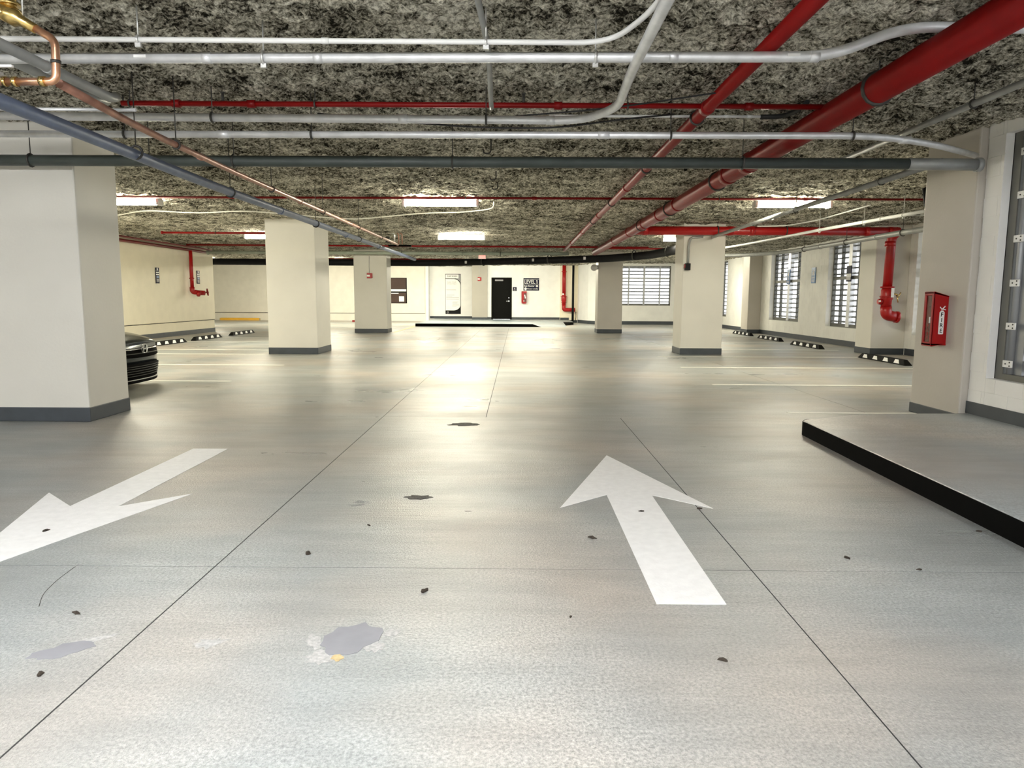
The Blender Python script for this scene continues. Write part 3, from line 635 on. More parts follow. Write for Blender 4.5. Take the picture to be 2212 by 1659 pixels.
pipe('grey_pipe', 'grey pipe just beneath the ceiling behind the copper elbow', 'pipe', [(-3.66, 1.5, 3.03), (-3.66, 6.25, 3.03), (-3.62, 6.5, 3.05)], .035, 'grey_pipe', .1, couple=[(-3.66, 5.2, 3.03)], axis=YA)
pipe('conduit', 'thin grey conduit behind the copper line at the upper corner', 'conduit', [(-4.9, 5.75, 2.80), (-3.0, 5.78, 2.80)], .014, 'galv', axis=XA)
# copper and brass assembly
r = empty('copper_riser', (-2.62, 4.2, 2.56), 'bright copper elbow and riser with brass valve body in the upper corner', 'pipe')
MB().tube(fillet([(-2.90, 4.19, 2.553), (-2.625, 4.2, 2.557), (-2.615, 4.2, 2.78), (-2.75, 4.2, 2.86)], .045), .022, 12).build('riser', M['copper_bright'], r)
MB().tube([(-3.4, 4.19, 2.545), (-2.88, 4.19, 2.553)], .021, 12).build('branch', M['copper'], r)
for p, q in (((-2.71, 4.19, 2.555), (-2.68, 4.19, 2.555)), ((-2.865, 4.19, 2.553), (-2.84, 4.19, 2.553)), ((-2.92, 4.19, 2.553), (-2.90, 4.19, 2.553))): MB().tube([p, q], .028, 12).build('collar', M['brass'], r)
MB().tube([(-2.62, 4.2, 2.655), (-2.62, 4.2, 2.672)], .027, 12).build('clamp', M['rod'], r)
v = MB().tube([(-2.72, 4.2, 2.84), (-2.80, 4.2, 2.885), (-2.82, 4.2, 2.895), (-2.96, 4.2, 2.975)], [.026, .030, .05, .055], 14).build('valve_body', M['brass'], r)
MB().tube([(-2.86, 4.2, 2.95), (-2.86, 4.2, 3.12)], .036, 14).tube([(-2.86, 4.2, 2.965), (-2.86, 4.2, 2.98)], .055, 14).build('bonnet', M['brass'], v)
MB().torus((-2.905, 4.13, 2.93), (0, 1, .2), .026, .006).build('valve_ring', M['chrome'], v)
MB().tube([(-2.79, 4.2, 2.90), (-2.78, 4.2, 3.12)], .004, 6).build('hanger', M['zinc'], r)
r = empty('lever_valve', (-2.93, 4.19, 2.57), 'small ball valve with white lever handle under the copper elbow corner', 'valve')
MB().tube([(-2.95, 4.17, 2.56), (-2.95, 4.17, 2.60)], .012, 8).box(-2.96, -2.82, 4.12, 4.14, 2.612, 2.626).build('lever', M['sign_white'], r, bevel=.003)
MB().box(-2.985, -2.915, 4.13, 4.19, 2.585, 2.60).build('stem_plate', M['zinc'], r)
# far copper valves on the rack
r = empty('valve_rack', (-2.9, 17.2, 2.6), 'small black rack with round valve and copper stubs at end of the copper line', 'valve')
MB().box(-3.1, -2.55, 17.36, 17.44, 2.56, 2.60).build('rack_bar', M['black'], r)
MB().tube([(-3.08, 17.2, 2.64), (-3.08, 17.2, 2.78)], .05, 12).build('valve_body', M['rod'], r)
for xx, m in ((-2.92, 'zinc'), (-2.82, 'copper'), (-2.74, 'copper')): MB().tube(fillet([(xx, 17.22, 2.6), (xx, 17.22, 2.83), (xx - .04, 17.22, 2.86)], .03), .014, 8).build('stub', M[m], r)
# lengthwise pipes toward the window side
pipe('conduit', 'grey conduit running lengthwise from upper corner past the big red main to green pipe', 'conduit', [(3.72, -3, 2.95), (3.75, 5.5, 2.95), (3.75, 8.9, 2.95)], .028, 'grey_pipe', 1, hang=[(3.75, 6.1, 2.95)], axis=YA)
pipe('conduit', 'dark grey pipe running lengthwise from the green pipe to the pale yellow column', 'conduit', [(4.45, 7.7, 2.79), (4.58, 16.6, 2.79), (4.62, 17.1, 2.79)], .036, 'grey_pipe', 1, couple=[(4.5, 10, 2.79), (4.55, 13, 2.79), (4.57, 15, 2.79)], hang=[(4.48, 9, 2.79), (4.52, 11.8, 2.79)], axis=YA)
pipe('conduit', 'white sloping conduit hung on bright rods in front of the window wall', 'conduit', [(6.55, 11.6, 2.76), (6.17, 14.8, 2.75), (5.85, 19.5, 2.75), (5.2, 22.5, 2.75)], .03, 'white_conduit', 1, couple=[(6.4, 12.8, 2.757)], hang=[(6.48, 12.2, 2.758), (6.35, 13.3, 2.754), (6.17, 14.8, 2.75)], axis=YA, hm='zinc')
pipe('drain_pipe', 'dark grey pipe hung low along the window wall', 'pipe', [(7.6, 9.2, 2.66), (7.55, 13, 2.65), (7.55, 20, 2.65), (6.9, 21.6, 2.65), (5.2, 22.3, 2.65)], .055, 'grey_pipe', .6, couple=[(7.55, 15.2, 2.65), (7.55, 18, 2.65)], hang=[(7.55, 14.2, 2.65), (7.55, 16.6, 2.65), (7.55, 19, 2.65)], axis=YA)
pipe('conduit', 'thin pale conduit dropping from ceiling light toward the pale yellow column', 'conduit', [(6.3, 13.0, 3.02), (6.4, 15.5, 3.02), (6.1, 16.5, 3.0), (5.5, 16.6, 3.0)], .013, 'white_conduit', .3, hang=[(6.4, 15, 3.02)], axis=YA)
pipe('downpipe', 'black vertical pipe stub joining the white sloping conduit by the FIRE cabinet column', 'pipe', [(6.46, 11.6, 3.12), (6.47, 11.54, 2.84), (6.52, 11.52, 2.76)], .035, 'black_pipe', .06, axis=(0, 0, 1))
# strut near the window
r = empty('strut_rail', (7.9, 12.5, 2.9), 'slotted white strut rail near ceiling behind FIRE cabinet column', 'rail')
MB().box(7.2, 9.3, 13.4, 13.44, 2.88, 2.92).build('bar', M['alu_light'], r)
for k in range(8): MB().box(7.3 + k * .25, 7.42 + k * .25, 13.395, 13.40, 2.893, 2.907).build('slot', M['rod'], r)
# ------------------------------------------------------------------ standpipes
# thick red standpipe on the pier
r = empty('standpipe', (8.85, 17.05, 0), 'thick red standpipe with valve and elbow in front of the wall pier', 'standpipe')
X0, Y0 = 8.84, 17.15
MB().tube(fillet([(8.86, 17.0, 2.93), (8.93, 17.03, 2.93), (X0 + .02, Y0, 2.80), (X0, Y0, 1.62)], .1), .105, 20).build('riser', M['red_bright'], r)
MB().tube([(X0, Y0, 2.6), (X0, Y0, 2.72)], .118, 18).build('coupling', M['red_bright'], r)
v = MB().tube([(X0, Y0, 1.66), (X0, Y0, 1.6), (X0, Y0, 1.58), (X0, Y0, 1.36), (X0, Y0, 1.33), (X0, Y0, 1.16)], [.11, .11, .135, .14, .12, .115], 18).build('valve_body', M['red_bright'], r)
MB().tube([(X0, Y0, 1.62), (X0, Y0, 1.66)], .155, 18).tube([(X0, Y0, 1.40), (X0, Y0, 1.43)], .155, 18).build('flange', M['red_bright'], v)
MB().tube([(X0 - .12, Y0, 1.30), (X0 - .20, Y0, 1.30)], [.08, .06], 12).build('gauge_port', M['red_bright'], v)
MB().tube([(X0 - .185, Y0 - .03, 1.31), (X0 - .19, Y0 - .08, 1.31)], .022, 10).build('gauge', M['sign_white'], v)
MB().tube(fillet([(X0, Y0, 1.18), (X0 + .01, Y0, .98), (X0 + .28, Y0, .93)], .17), .125, 18).build('elbow', M['red_bright'], r)
MB().tube([(X0 + .24, Y0, .935), (X0 + .30, Y0, .928)], .14, 18).build('elbow_flange', M['red_bright'], r)
MB().box(X0 + .02, X0 + .09, Y0 - .16, Y0 - .155, 1.40, 1.62).build('paper_tag', M['sign_white'], r)
MB().tube([(X0 + .12, Y0, 1.5), (X0 + .26, Y0, 1.46)], .022, 8).tube([(X0 + .26, Y0 - .02, 1.40), (X0 + .33, Y0, 1.52)], .014, 8).tube([(X0 + .22, Y0 - .02, 1.47), (X0 + .27, Y0 - .02, 1.28)], .014, 8).build('drain_cock', M['brass'], r)
# red standpipe by the landing
r = empty('standpipe', (2.55, 39.05, 0), 'red standpipe with elbow on the back wall beside the thin black downpipe', 'standpipe')
X0, Y0 = 2.58, 39.1
MB().tube([(X0, Y0, 3.1), (X0, Y0, 1.55)], .10, 16).build('riser', M['red_bright'], r)
v = MB().tube([(X0, Y0, 1.55), (X0, Y0, 1.45), (X0, Y0, 1.4), (X0, Y0, 1.2), (X0, Y0, 1.15), (X0, Y0, .95)], [.10, .12, .14, .14, .11, .11], 16).build('valve_body', M['red_bright'], r)
MB().tube([(X0, Y0, 1.42), (X0, Y0, 1.45)], .18, 16).tube([(X0, Y0, 1.10), (X0, Y0, 1.13)], .15, 16).tube([(X0, Y0, 2.75), (X0, Y0, 2.79)], .14, 16).build('flange', M['red_bright'], v)
MB().tube([(X0 - .05, Y0 - .1, 1.55), (X0 - .05, Y0 - .13, 1.55)], .05, 12).build('gauge', M['sign_white'], v)
MB().tube(fillet([(X0, Y0, .97), (X0, Y0, .70), (X0 + .62, Y0, .70)], .2), .105, 16).build('elbow', M['red_bright'], r)
# red standpipe on the cream wall
r = empty('standpipe', (-11.35, 25.1, 0), 'thin red standpipe with handwheel valve on the cream wall', 'standpipe')
X0, Y0 = -11.40, 25.1
MB().tube([(X0, Y0, 2.93), (X0, Y0, 1.62)], .062, 14).build('riser', M['red_bright'], r)
MB().tube([(X0, Y0, 1.95), (X0, Y0, 1.98)], .085, 14).tube([(X0 + .03, Y0 - .02, 1.92), (X0 + .03, Y0 - .12, 1.90)], .03, 8).build('collar', M['red_bright'], r)
v = MB().tube(fillet([(X0, Y0, 1.66), (X0, Y0, 1.50), (X0 + .14, Y0 + .14, 1.47), (X0 + .3, Y0 + .3, 1.46)], .1), .085, 14).tube([(X0 + .18, Y0 + .1, 1.50), (X0 + .2, Y0 + .02, 1.36)], [.09, .06], 12).build('valve_body', M['red_bright'], r)
MB().tube([(X0 + .27, Y0 + .27, 1.47), (X0 + .39, Y0 + .365, 1.49)], .022, 8).build('valve_stem', M['red'], v)
MB().torus((X0 + .38, Y0 + .36, 1.49), (.7, .45, .1), .12, .014).tube([(X0 + .38, Y0 + .36, 1.38), (X0 + .38, Y0 + .36, 1.60)], .01, 6).tube([(X0 + .30, Y0 + .44, 1.49), (X0 + .46, Y0 + .28, 1.49)], .01, 6).build('handwheel', M['red'], v)
o = MB().tube(fillet([(3.06, 38.88, 3.10), (3.06, 38.88, .0)], .1), .062, 12).build('downpipe', M['black_pipe']); tag(o, 'thin black vertical pipe beside the red standpipe near the landing', 'pipe')
o = MB().tube(fillet([(3.24, 38.98, .59), (3.24, 38.9, .3), (3.19, 38.8, .02)], .1), .015, 8).build('drain_hose', M['cable_black']); tag(o, 'thin black hose hanging from the elbow of the landing standpipe', 'hose')

# ------------------------------------------------------------------ ceiling lights
def lamp_proto(m='lamp'):
    r = empty('strip_light', (0, 0, 0))
    MB().box(-.66, .66, -.085, .085, -.005, .07).build('housing', M['housing'], r)
    n = 8; prof = [(.095 * math.cos(math.pi + math.pi * i / n), -.005 + .075 * math.sin(math.pi + math.pi * i / n)) for i in range(n + 1)]
    MB().prism(prof, lambda u, w, t: (t, u, w), -.64, .64).build('diffuser', M[m], r)
    for s in (-1, 1): MB().box(s * .655 - .02, s * .655 + .02, -.1, .1, -.085, .02).build('end_cap', M['housing'], r)
    return r
lp = lamp_proto(); lp2 = lamp_proto('lamp_near')
LG = 'strip lights on the ceiling'
LPOS = [(-1.36, 12.9, 'lit strip light on the ceiling, centre of the nearer row, beside the white drooping cable'),
        (-7.02, 12.9, 'lit strip light at the top edge of the column hiding the car'),
        (4.87, 12.9, 'lit strip light on the ceiling beyond the sloping dark grey pipe, window side'),
        (-1.55, 20.2, 'lit strip light on the ceiling, centre of the further row, above the poster'),
        (-6.95, 20.2, 'lit strip light at the edge of the second cream column'),
        (4.75, 20.4, 'lit strip light showing beside the pale yellow column'),
        (-2.0, 35.2, 'lit strip light hidden above the black drain before the black door'),
        (-4.4, 35.4, 'added unseen strip light above the black drain before the poster'),  # added out of sight to whiten the poster wall
        (-8.5, 33.0, 'lit strip light above the black drain by the brown map board'),
        (-14.5, 33.0, 'lit strip light over the yellow wheel stop bay'),
        (7.6, 30.0, 'lit strip light hidden behind the pale yellow column'),
        (1.6, 33.6, 'added unseen strip light above the black drain over the landing ramp'),  # this and the next two: added out of sight to brighten the back walls
        (.2, 33.7, 'added unseen strip light above the black drain nearest the LEVEL 1 sign'),
        (-6.4, 35.8, 'added unseen strip light above the black drain over the map board bay'),
        (-11.0, 36.2, 'added unseen strip light above the black drain over the blank back wall'),  # added to lift the tone of the blank back wall
        (-9.9, 15.6, 'added unseen strip light over the dark car bay beside the cream wall')]  # added behind the column to brighten the cream wall
NPOS = [(-1.4, .9, 'cool strip light over the middle lane above the viewer'),
        (-7.0, .9, 'cool strip light above the viewer, cream wall side'),
        (-1.4, -2.4, 'added unseen cool strip light behind the viewer over the middle lane'),  # from here on, lamps added behind the viewer to light the column fronts
        (-4.6, -2.4, 'added unseen cool strip light behind the viewer between middle lane and cream wall'),
        (2.0, -5.6, 'added unseen cool strip light near the front wall, island side'),
        (-1.4, -5.6, 'added unseen cool strip light near the front wall, middle lane'),
        (-8.5, -5.6, 'added unseen cool strip light near the front wall beside the cream wall')]
for i, (x, y, lab) in enumerate(LPOS + NPOS):
    n0 = len(LPOS); o = lp if i == 0 else lp2 if i == n0 else copy_tree(lp2 if i > n0 else lp)
    o.location = (x, y, 3.035); tag(o, lab, 'ceiling light', LG)
r = empty('added_hooded_light', (3.9, .4, 2.8), 'added unseen hooded light above the viewer beside the near louvred window', 'ceiling light')  # added lamp brightening island and floor; its hood keeps light off the ceiling
MB().prism([(-.22, -.02), (-.06, .10), (.06, .10), (.22, -.02), (.21, -.025), (.055, .09), (-.055, .09), (-.21, -.025)], lambda u, w, t: (3.9 + u, .4 + t, 2.8 + w), -.75, .75).build('hood', M['housing'], r)
for s_ in (-1, 1): MB().tube([(3.9, .4 + s_ * .55, 2.90), (3.9, .4 + s_ * .55, CEIL)], .006, 6).build('hanger', M['rod'], r)
MB().tube([(3.9, -.3, 2.83), (3.9, 1.1, 2.83)], .045, 10).build('tube_lamp', M['lamp_near'], r)
# exit sign
r = empty('exit_sign', (-1.3, 27.2, 2.8), 'small pink lit exit sign end showing above the black drain', 'sign')
MB().box(-1.46, -1.17, 27.25, 27.32, 2.80, 2.95).build('case', M['sign_white'], r)
MB().box(-1.44, -1.19, 27.243, 27.25, 2.815, 2.935).build('face', M['pink'], r)
MB().tube([(-1.31, 27.28, 2.95), (-1.31, 27.28, CEIL)], .01, 6).build('stem', M['rod'], r)

# ------------------------------------------------------------------ cables
o = MB().tube(fillet([(-8.4, 15.2, 3.03), (-7.5, 14.6, 3.07), (-6.6, 14.9, 3.04), (-5.5, 14.6, 3.07), (-3.6, 15.8, 3.02), (-1.9, 14.9, 3.07), (-1.1, 14.7, 3.06), (-.46, 14.0, 3.05), (-.43, 13.4, 3.10)], .5), .013, 8).build('white_cable', M['cable_white']); tag(o, 'white cable drooping across the ceiling below the nearer strip lights', 'cable')
o = MB().tube(fillet([(-1.74, 6.40, 2.93), (-1.05, 6.405, 2.865), (-.26, 6.41, 2.815), (.37, 6.41, 2.82), (.85, 6.40, 2.885), (1.35, 6.36, 2.925)], .4), .008, 6).build('black_cable', M['cable_black']); tag(o, 'black cable sagging lower, between the two silver conduits', 'cable')
o = MB().tube(fillet([(-1.8, 6.69, 2.95), (-.93, 6.76, 2.93), (-.08, 6.57, 2.95), (.79, 6.24, 2.94), (1.52, 5.7, 2.92)], .4), .007, 6).build('black_cable', M['cable_black']); tag(o, 'black cable rising to the medium red pipe, the upper of the two', 'cable')
for k, (y, z) in enumerate(((8.3, 2.97), (10.3, 3.0), (11.2, 3.0))):
    o = MB().tube(fillet([(-.30, y, CEIL), (-.30, y, z + .03), (-.32, y, z), (-.38, y, z), (-.39, y, z + .05)], .03), .009, 6).build('ceiling_hook', M['rod'])
    tag(o, ('black J hook under the ceiling just above the dull green pipe', 'black J hook just below the dull green pipe, upper of two', 'black J hook above the drooping white cable, lower of two')[k], 'hook', 'J hooks under the ceiling')

# ------------------------------------------------------------------ signs
def vsign(x, y, z0, z1, w, side, label, kind):
    """vertical strip sign on a wall facing side*X"""
    r = empty('bay_sign', (x, y, z0), label, 'sign', None)
    a, b_ = sorted((x, x + side * .02)); h = z1 - z0
    MB().box(a, b_, y - w / 2, y + w / 2, z0, z1).build('plate', M['navy' if kind == 'black' else 'blue_sign' if kind != 'dark' else 'navy'], r)
    fx = x + side * .0215
    def bar(t0, t1, ww, m, nm='stripe'):
        q0, q1 = sorted((x + side * .019, fx)); MB().box(q0, q1, y - w * ww / 2, y + w * ww / 2, z0 + h * t0, z0 + h * t1).build(nm, M[m], r)
    if kind == 'black':
        c = MB(); c.tube([(x + side * .018, y, z0 + h * .9), (fx, y, z0 + h * .9)], min(w * .36, h * .085), 18); c.build('disc', M['sign_white'], r)
        bar(.785, .81, 1.0, 'sign_grey'); bar(.66, .73, .86, 'sign_white'); bar(.53, .60, .86, 'sign_white'); bar(.34, .48, .6, 'blue_sign')
        for t in (.10, .15, .20, .25): bar(t, t + .03, .7, 'print_grey')
    elif kind == 'blue':
        for t in (.80, .53, .46, .37, .31, .20, .15, .09): bar(t, t + .022, .72, 'print_grey')
        c = MB(); c.tube([(x + side * .018, y, z0 + h * .66), (fx, y, z0 + h * .66)], w * .2, 14); c.build('disc', M['print_grey'], r)
    else:
        bar(.30, .50, 1.0, 'sign_white'); bar(.1, .3, .9, 'print_grey')
    return r
vsign(-11.56, 23.0, 1.75, 2.25, .22, 1, 'dark vertical bay sign with white disc, alone on the cream wall', 'black')
vsign(-11.56, 25.95, 1.79, 2.26, .22, 1, 'dark vertical bay sign half behind the thin red standpipe', 'black')
vsign(9.545, 23.13, 1.86, 2.36, .30, -1, 'blue vertical bay sign on the blank wall between the two louvred windows', 'blue')
vsign(9.66, 25.55, 1.87, 2.39, .28, -1, 'blue vertical bay sign fixed to the mullion of the further louvred window', 'blue')
vsign(9.66, 20.92, 1.86, 2.32, .30, -1, 'dark blue and white bay sign on the mullion of the window by the wall pier', 'dark')
# level sign
r = empty('level_sign', (.25, 39.7, 1.76), 'navy LEVEL 1 elevator sign on white wall beside the black door', 'sign')
y = 39.68
MB().box(.25, .37, y, 39.7, 1.745, 2.42).build('side_strip', M['sign_white'], r)
MB().box(.375, 1.24, y, 39.7, 1.745, 2.42).build('board', M['navy'], r)
MB().box(.39, 1.225, y - .002, y, 2.335, 2.37).build('top_stripe', M['sign_grey'], r)
MB().box(.385, 1.23, y - .002, y, 2.085, 2.095).build('divider', M['print_grey'], r)
text(r, 'LEVEL', .29, (.72, y - .002, 2.215), FACE_CAM, M['sign_white'], sx=.80)
MB().prism([(1.105, 2.115), (1.145, 2.115), (1.145, 2.315), (1.115, 2.315), (1.065, 2.285), (1.065, 2.255), (1.105, 2.275)], lambda u, w, t: (u, t, w), y - .003, y).build('numeral', M['sign_white'], r)
text(r, 'East Elevator', .135, (.70, y - .002, 1.995), FACE_CAM, M['sign_white'], sx=.82)
MB().box(1.06, 1.18, y - .003, y, 1.94, 2.05).build('letter_plate', M['sign_white'], r)
text(r, 'E', .1, (1.12, y - .004, 1.995), FACE_CAM, M['navy'])
MB().tube([(.49, y, 1.84), (.49, y - .003, 1.84)], .072, 18).build('disc', M['sign_white'], r)
text(r, '5', .09, (.49, y - .004, 1.84), FACE_CAM, M['print_grey'])
text(r, 'Elevator to Lobby', .105, (.885, y - .002, 1.84), FACE_CAM, M['sign_white'], sx=.78)
r = empty('door_plaque', (-.1, 39.7, 1.7), 'small dark plaque with pictogram beside the black door', 'sign')
MB().box(-.22, 0.0, 39.685, 39.7, 1.71, 1.93).build('plate', M['navy'], r)
MB().tube([(-.11, 39.685, 1.87), (-.11, 39.682, 1.87)], .02, 10).box(-.15, -.07, 39.682, 39.685, 1.81, 1.845).box(-.17, -.05, 39.682, 39.685, 1.755, 1.775).build('pictogram', M['print_grey'], r)
# tall poster
r = empty('wall_poster', (-3.6, 41.2, .41), 'tall white poster with curved black corners on the white wall', 'poster')
px0, px1, pz0, pz1, py = -4.10, -3.22, .40, 2.68, 41.17
MB().box(px0, px1, py, 41.2, pz0, pz1).build('board', M['sign_black'], r)
fl = [(px0 + .015, pz0 + .20), (px1 - .42, pz0 + .20)] + [(px1 - .42 + .40 * math.sin(t), pz0 + .52 - .32 * math.cos(t)) for t in np.linspace(.15, math.pi / 2, 8)] + \
     [(px1 - .42 + .40 * math.cos(t), pz1 - .64 + .36 * math.sin(t)) for t in np.linspace(0, math.pi / 2 - .1, 8)] + [(px0 + .015, pz1 - .28)]
MB().prism(fl, lambda u, w, t: (u, t, w), py, py - .003).build('white_field', M['sign_white'], r)
MB().prism([(px1 - .10, pz1 - .03), (px1 - .01, pz1 - .03), (px1 - .01, pz1 - .5), (px1 - .08, pz1 - .38), (px1 - .25, pz1 - .27)], lambda u, w, t: (u, t, w), py, py - .002).build('corner_panel', M['sign_grey'], r)
MB().box(px0 + .02, px1 - .12, py - .004, py, pz1 - .25, pz1 - .03).build('header_panel', M['sign_white'], r)
text(r, 'CAR WASH', .135, ((px0 + px1) / 2 - .05, py - .005, pz1 - .13), FACE_CAM, M['sign_black'], sx=.85)
text(r, 'MAKE YOUR', .10, (px0 + .36, py - .004, pz1 - .47), FACE_CAM, M['print_grey'], sx=.95)
text(r, 'APPOINTMENT', .10, (px0 + .37, py - .004, pz1 - .57), FACE_CAM, M['print_grey'], sx=.8)
pr = MB()
for dz, a, c in ((.90, .05, .62), (1.20, .07, .52), (1.26, .05, .40), (1.33, .05, .78), (1.43, .05, .78), (1.59, .42, .75), (1.65, .40, .68), (1.71, .42, .78), (1.77, .40, .78), (1.83, .38, .64)):
    pr.box(px0 + a, px0 + c, py - .0045, py - .002, pz1 - dz - .012, pz1 - dz + .012)
pr.build('print_lines', M['print_grey'], r, kind='stuff')
MB().torus((px0 + .13, py - .004, pz0 + .10), (0, 1, 0), .05, .012, 14, 6).build('emblem', M['print_grey'], r)
# brown map board
r = empty('map_board', (-6.7, 40.55, 1.0), 'dark brown wall board with white band and square label, right of the tan column', 'sign')
y = 40.53; a, c = -7.6, -6.22
MB().box(a, c, y, 40.553, 1.0, 2.43).build('board', M['sign_black'], r)
MB().box(a + .02, c - .05, y - .003, y, 1.82, 2.40).build('upper_panel', M['brown'], r)
MB().box(a + .02, c - .05, y - .003, y, 1.03, 1.60).build('lower_panel', M['brown'], r)
MB().box(a + .0, c - .04, y - .006, y, 1.67, 1.79).build('white_band', M['sign_white'], r)
MB().box(a + .05, c - .47, y - .006, y, 1.54, 1.58).build('white_stripe', M['sign_white'], r)
MB().box(c - .45, c - .16, y - .008, y, 1.10, 1.40).build('label_plate', M['sign_white'], r)

# ------------------------------------------------------------------ alarms, boxes, fire cabinets
def alarm(x, y, z, label, top):
    r = empty('fire_alarm', (x, y, z), label, 'alarm')
    MB().box(x - .09, x + .09, y - .05, y, z - .10, z + .10).build('box', M['red_cabinet'], r, bevel=.008)
    MB().box(x - .085, x + .03, y - .056, y - .05, z - .035, z + .03).build('label_strip', M['sign_white'], r)
    MB().box(x + .09, x + .115, y - .045, y, z - .09, z + .09).build('side_cover', M['red_cabinet'], r)
    MB().tube([(x, y - .02, z + .10), (x, y - .02, top)], .013, 8).build('conduit', M['print_grey'], r)
alarm(-5.52, 26.87, 2.14, 'small red and white fire alarm box on the tan column, fed by conduit', 2.87)
alarm(-2.06, 39.5, 2.36, 'small dark red alarm box on the grey pilaster, left of the black door', 3.05)
r = empty('corner_conduit', (4.02, 17.2, 2.0), 'grey vertical conduit and small black box on the corner of the pale yellow column', 'conduit')
MB().tube(fillet([(4.4, 17.12, 2.80), (4.12, 17.12, 2.78), (4.08, 17.17, 2.6), (4.08, 17.17, 2.18)], .06), .025, 8).build('tube', M['grey_pipe'], r)
MB().box(4.01, 4.13, 17.12, 17.22, 2.02, 2.18).build('box', M['sign_black'], r)
MB().box(3.985, 4.01, 17.13, 17.21, 2.07, 2.16).build('side_lamp', M['red'], r)
r = empty('loudspeaker', (2.97, 27.4, 2.45), 'small grey horn loudspeaker beside the shaded grey column', 'speaker')
MB().tube([(2.98, 27.55, 2.50), (2.94, 27.38, 2.50)], [.09, .13], 12).build('horn', M['print_grey'], r); MB().box(2.98, 3.12, 27.56, 27.64, 2.44, 2.60).build('bracket', M['grey_pipe'], r)

r = empty('fire_cabinet', (4.62, 7.9, .84), 'red FIRE extinguisher cabinet on the taupe column', 'fire cabinet')
fx, bx = 4.618, 4.789; ya, yb = 7.95, 8.13
# side profile tapers toward the wall; thickness along Y
prof = [(fx, .838), (fx, 1.432), (fx + .012, 1.44), (bx, 1.392), (bx, .862), (fx + .012, .83)]
b = MB(); b.prism(prof, lambda u, w, t: (u, t, w), ya, ya + .012); b.prism(prof, lambda u, w, t: (u, t, w), yb - .012, yb)
b.build('side_panel', M['red_cabinet'], r, bevel=.004)
b = MB()
b.box(fx, fx + .02, ya, yb, 1.395, 1.437); b.box(fx, fx + .02, ya, yb, .833, .88); b.box(fx, fx + .02, ya, ya + .035, .86, 1.41); b.box(fx, fx + .02, yb - .035, yb, .86, 1.41)
b.build('door_frame', M['red_cabinet'], r, bevel=.006)
MB().box(fx + .012, fx + .018, ya + .03, yb - .03, .87, 1.40).build('window', M['window_tint'], r)
MB().box(fx - .004, fx + .012, ya + .045, ya + .055, 1.09, 1.16).build('handle', M['sign_white'], r)
b = MB(); b.add([(fx, ya, 1.434), (fx + .012, ya, 1.44), (bx, ya, 1.392), (fx, yb, 1.434), (fx + .012, yb, 1.44), (bx, yb, 1.392), (fx, ya, 1.42), (bx, ya, 1.38), (fx, yb, 1.42), (bx, yb, 1.38)],
               [(0, 1, 4, 3), (1, 2, 5, 4), (6, 8, 9, 7), (0, 3, 8, 6), (2, 7, 9, 5), (0, 6, 7, 2, 1), (3, 4, 5, 9, 8)]); b.build('top_panel', M['red_cabinet'], r)
b = MB().box(fx, bx, ya, yb, .845, .862); b.build('bottom_panel', M['red_cabinet'], r)
cx = 4.722
lb = MB(); pl = [(cx - .028, .975), (cx - .02, .968), (cx + .02, .968), (cx + .028, .975), (cx + .028, 1.21), (cx + .012, 1.232), (cx - .012, 1.232), (cx - .028, 1.21)]
lb.prism(pl, lambda u, w, t: (u, t, w), ya - .002, ya + .001)
lb.prism([(cx - .03, 1.27), (cx - .022, 1.275), (cx + .004, 1.24), (cx - .006, 1.238)], lambda u, w, t: (u, t, w), ya - .002, ya + .001)
lb.prism([(cx + .034, 1.275), (cx + .028, 1.285), (cx - .004, 1.25), (cx + .004, 1.24)], lambda u, w, t: (u, t, w), ya - .002, ya + .001)
lb.prism([(cx + .01, 1.24), (cx + .04, 1.235), (cx + .04, 1.243), (cx + .012, 1.25)], lambda u, w, t: (u, t, w), ya - .002, ya + .001)
lb.build('extinguisher_label', M['sign_white'], r)
for k, ch in enumerate('FIRE'): text(r, ch, .064, (cx, ya - .003, 1.185 - k * .06), FACE_CAM, M['sign_black'])
for k, ch in enumerate('FIRE'): text(r, ch, .05, (fx + .011, (ya + yb) / 2, 1.06 - k * .045), FACE_NX, M['red_cabinet'])
r = empty('fire_cabinet', (.45, 39.6, 1.05), 'small red extinguisher cabinet mounted under the LEVEL 1 sign', 'fire cabinet')
MB().prism([(.27, 1.08), (.33, 1.03), (.5, 1.03), (.55, 1.08), (.55, 1.70), (.27, 1.70)], lambda u, w, t: (u, t, w), 39.5, 39.68).build('case', M['red_cabinet'], r, bevel=.01)
MB().box(.40, .53, 39.492, 39.5, 1.12, 1.60).build('window', M['window_tint'], r)
MB().prism([(.41, 1.50), (.47, 1.52), (.52, 1.32), (.46, 1.30)], lambda u, w, t: (u, t, w), 39.488, 39.494).build('label_strip', M['sign_white'], r)
MB().tube([(.40, 39.5, 1.17), (.40, 39.487, 1.17)], .028, 12).build('seal', M['sign_white'], r)

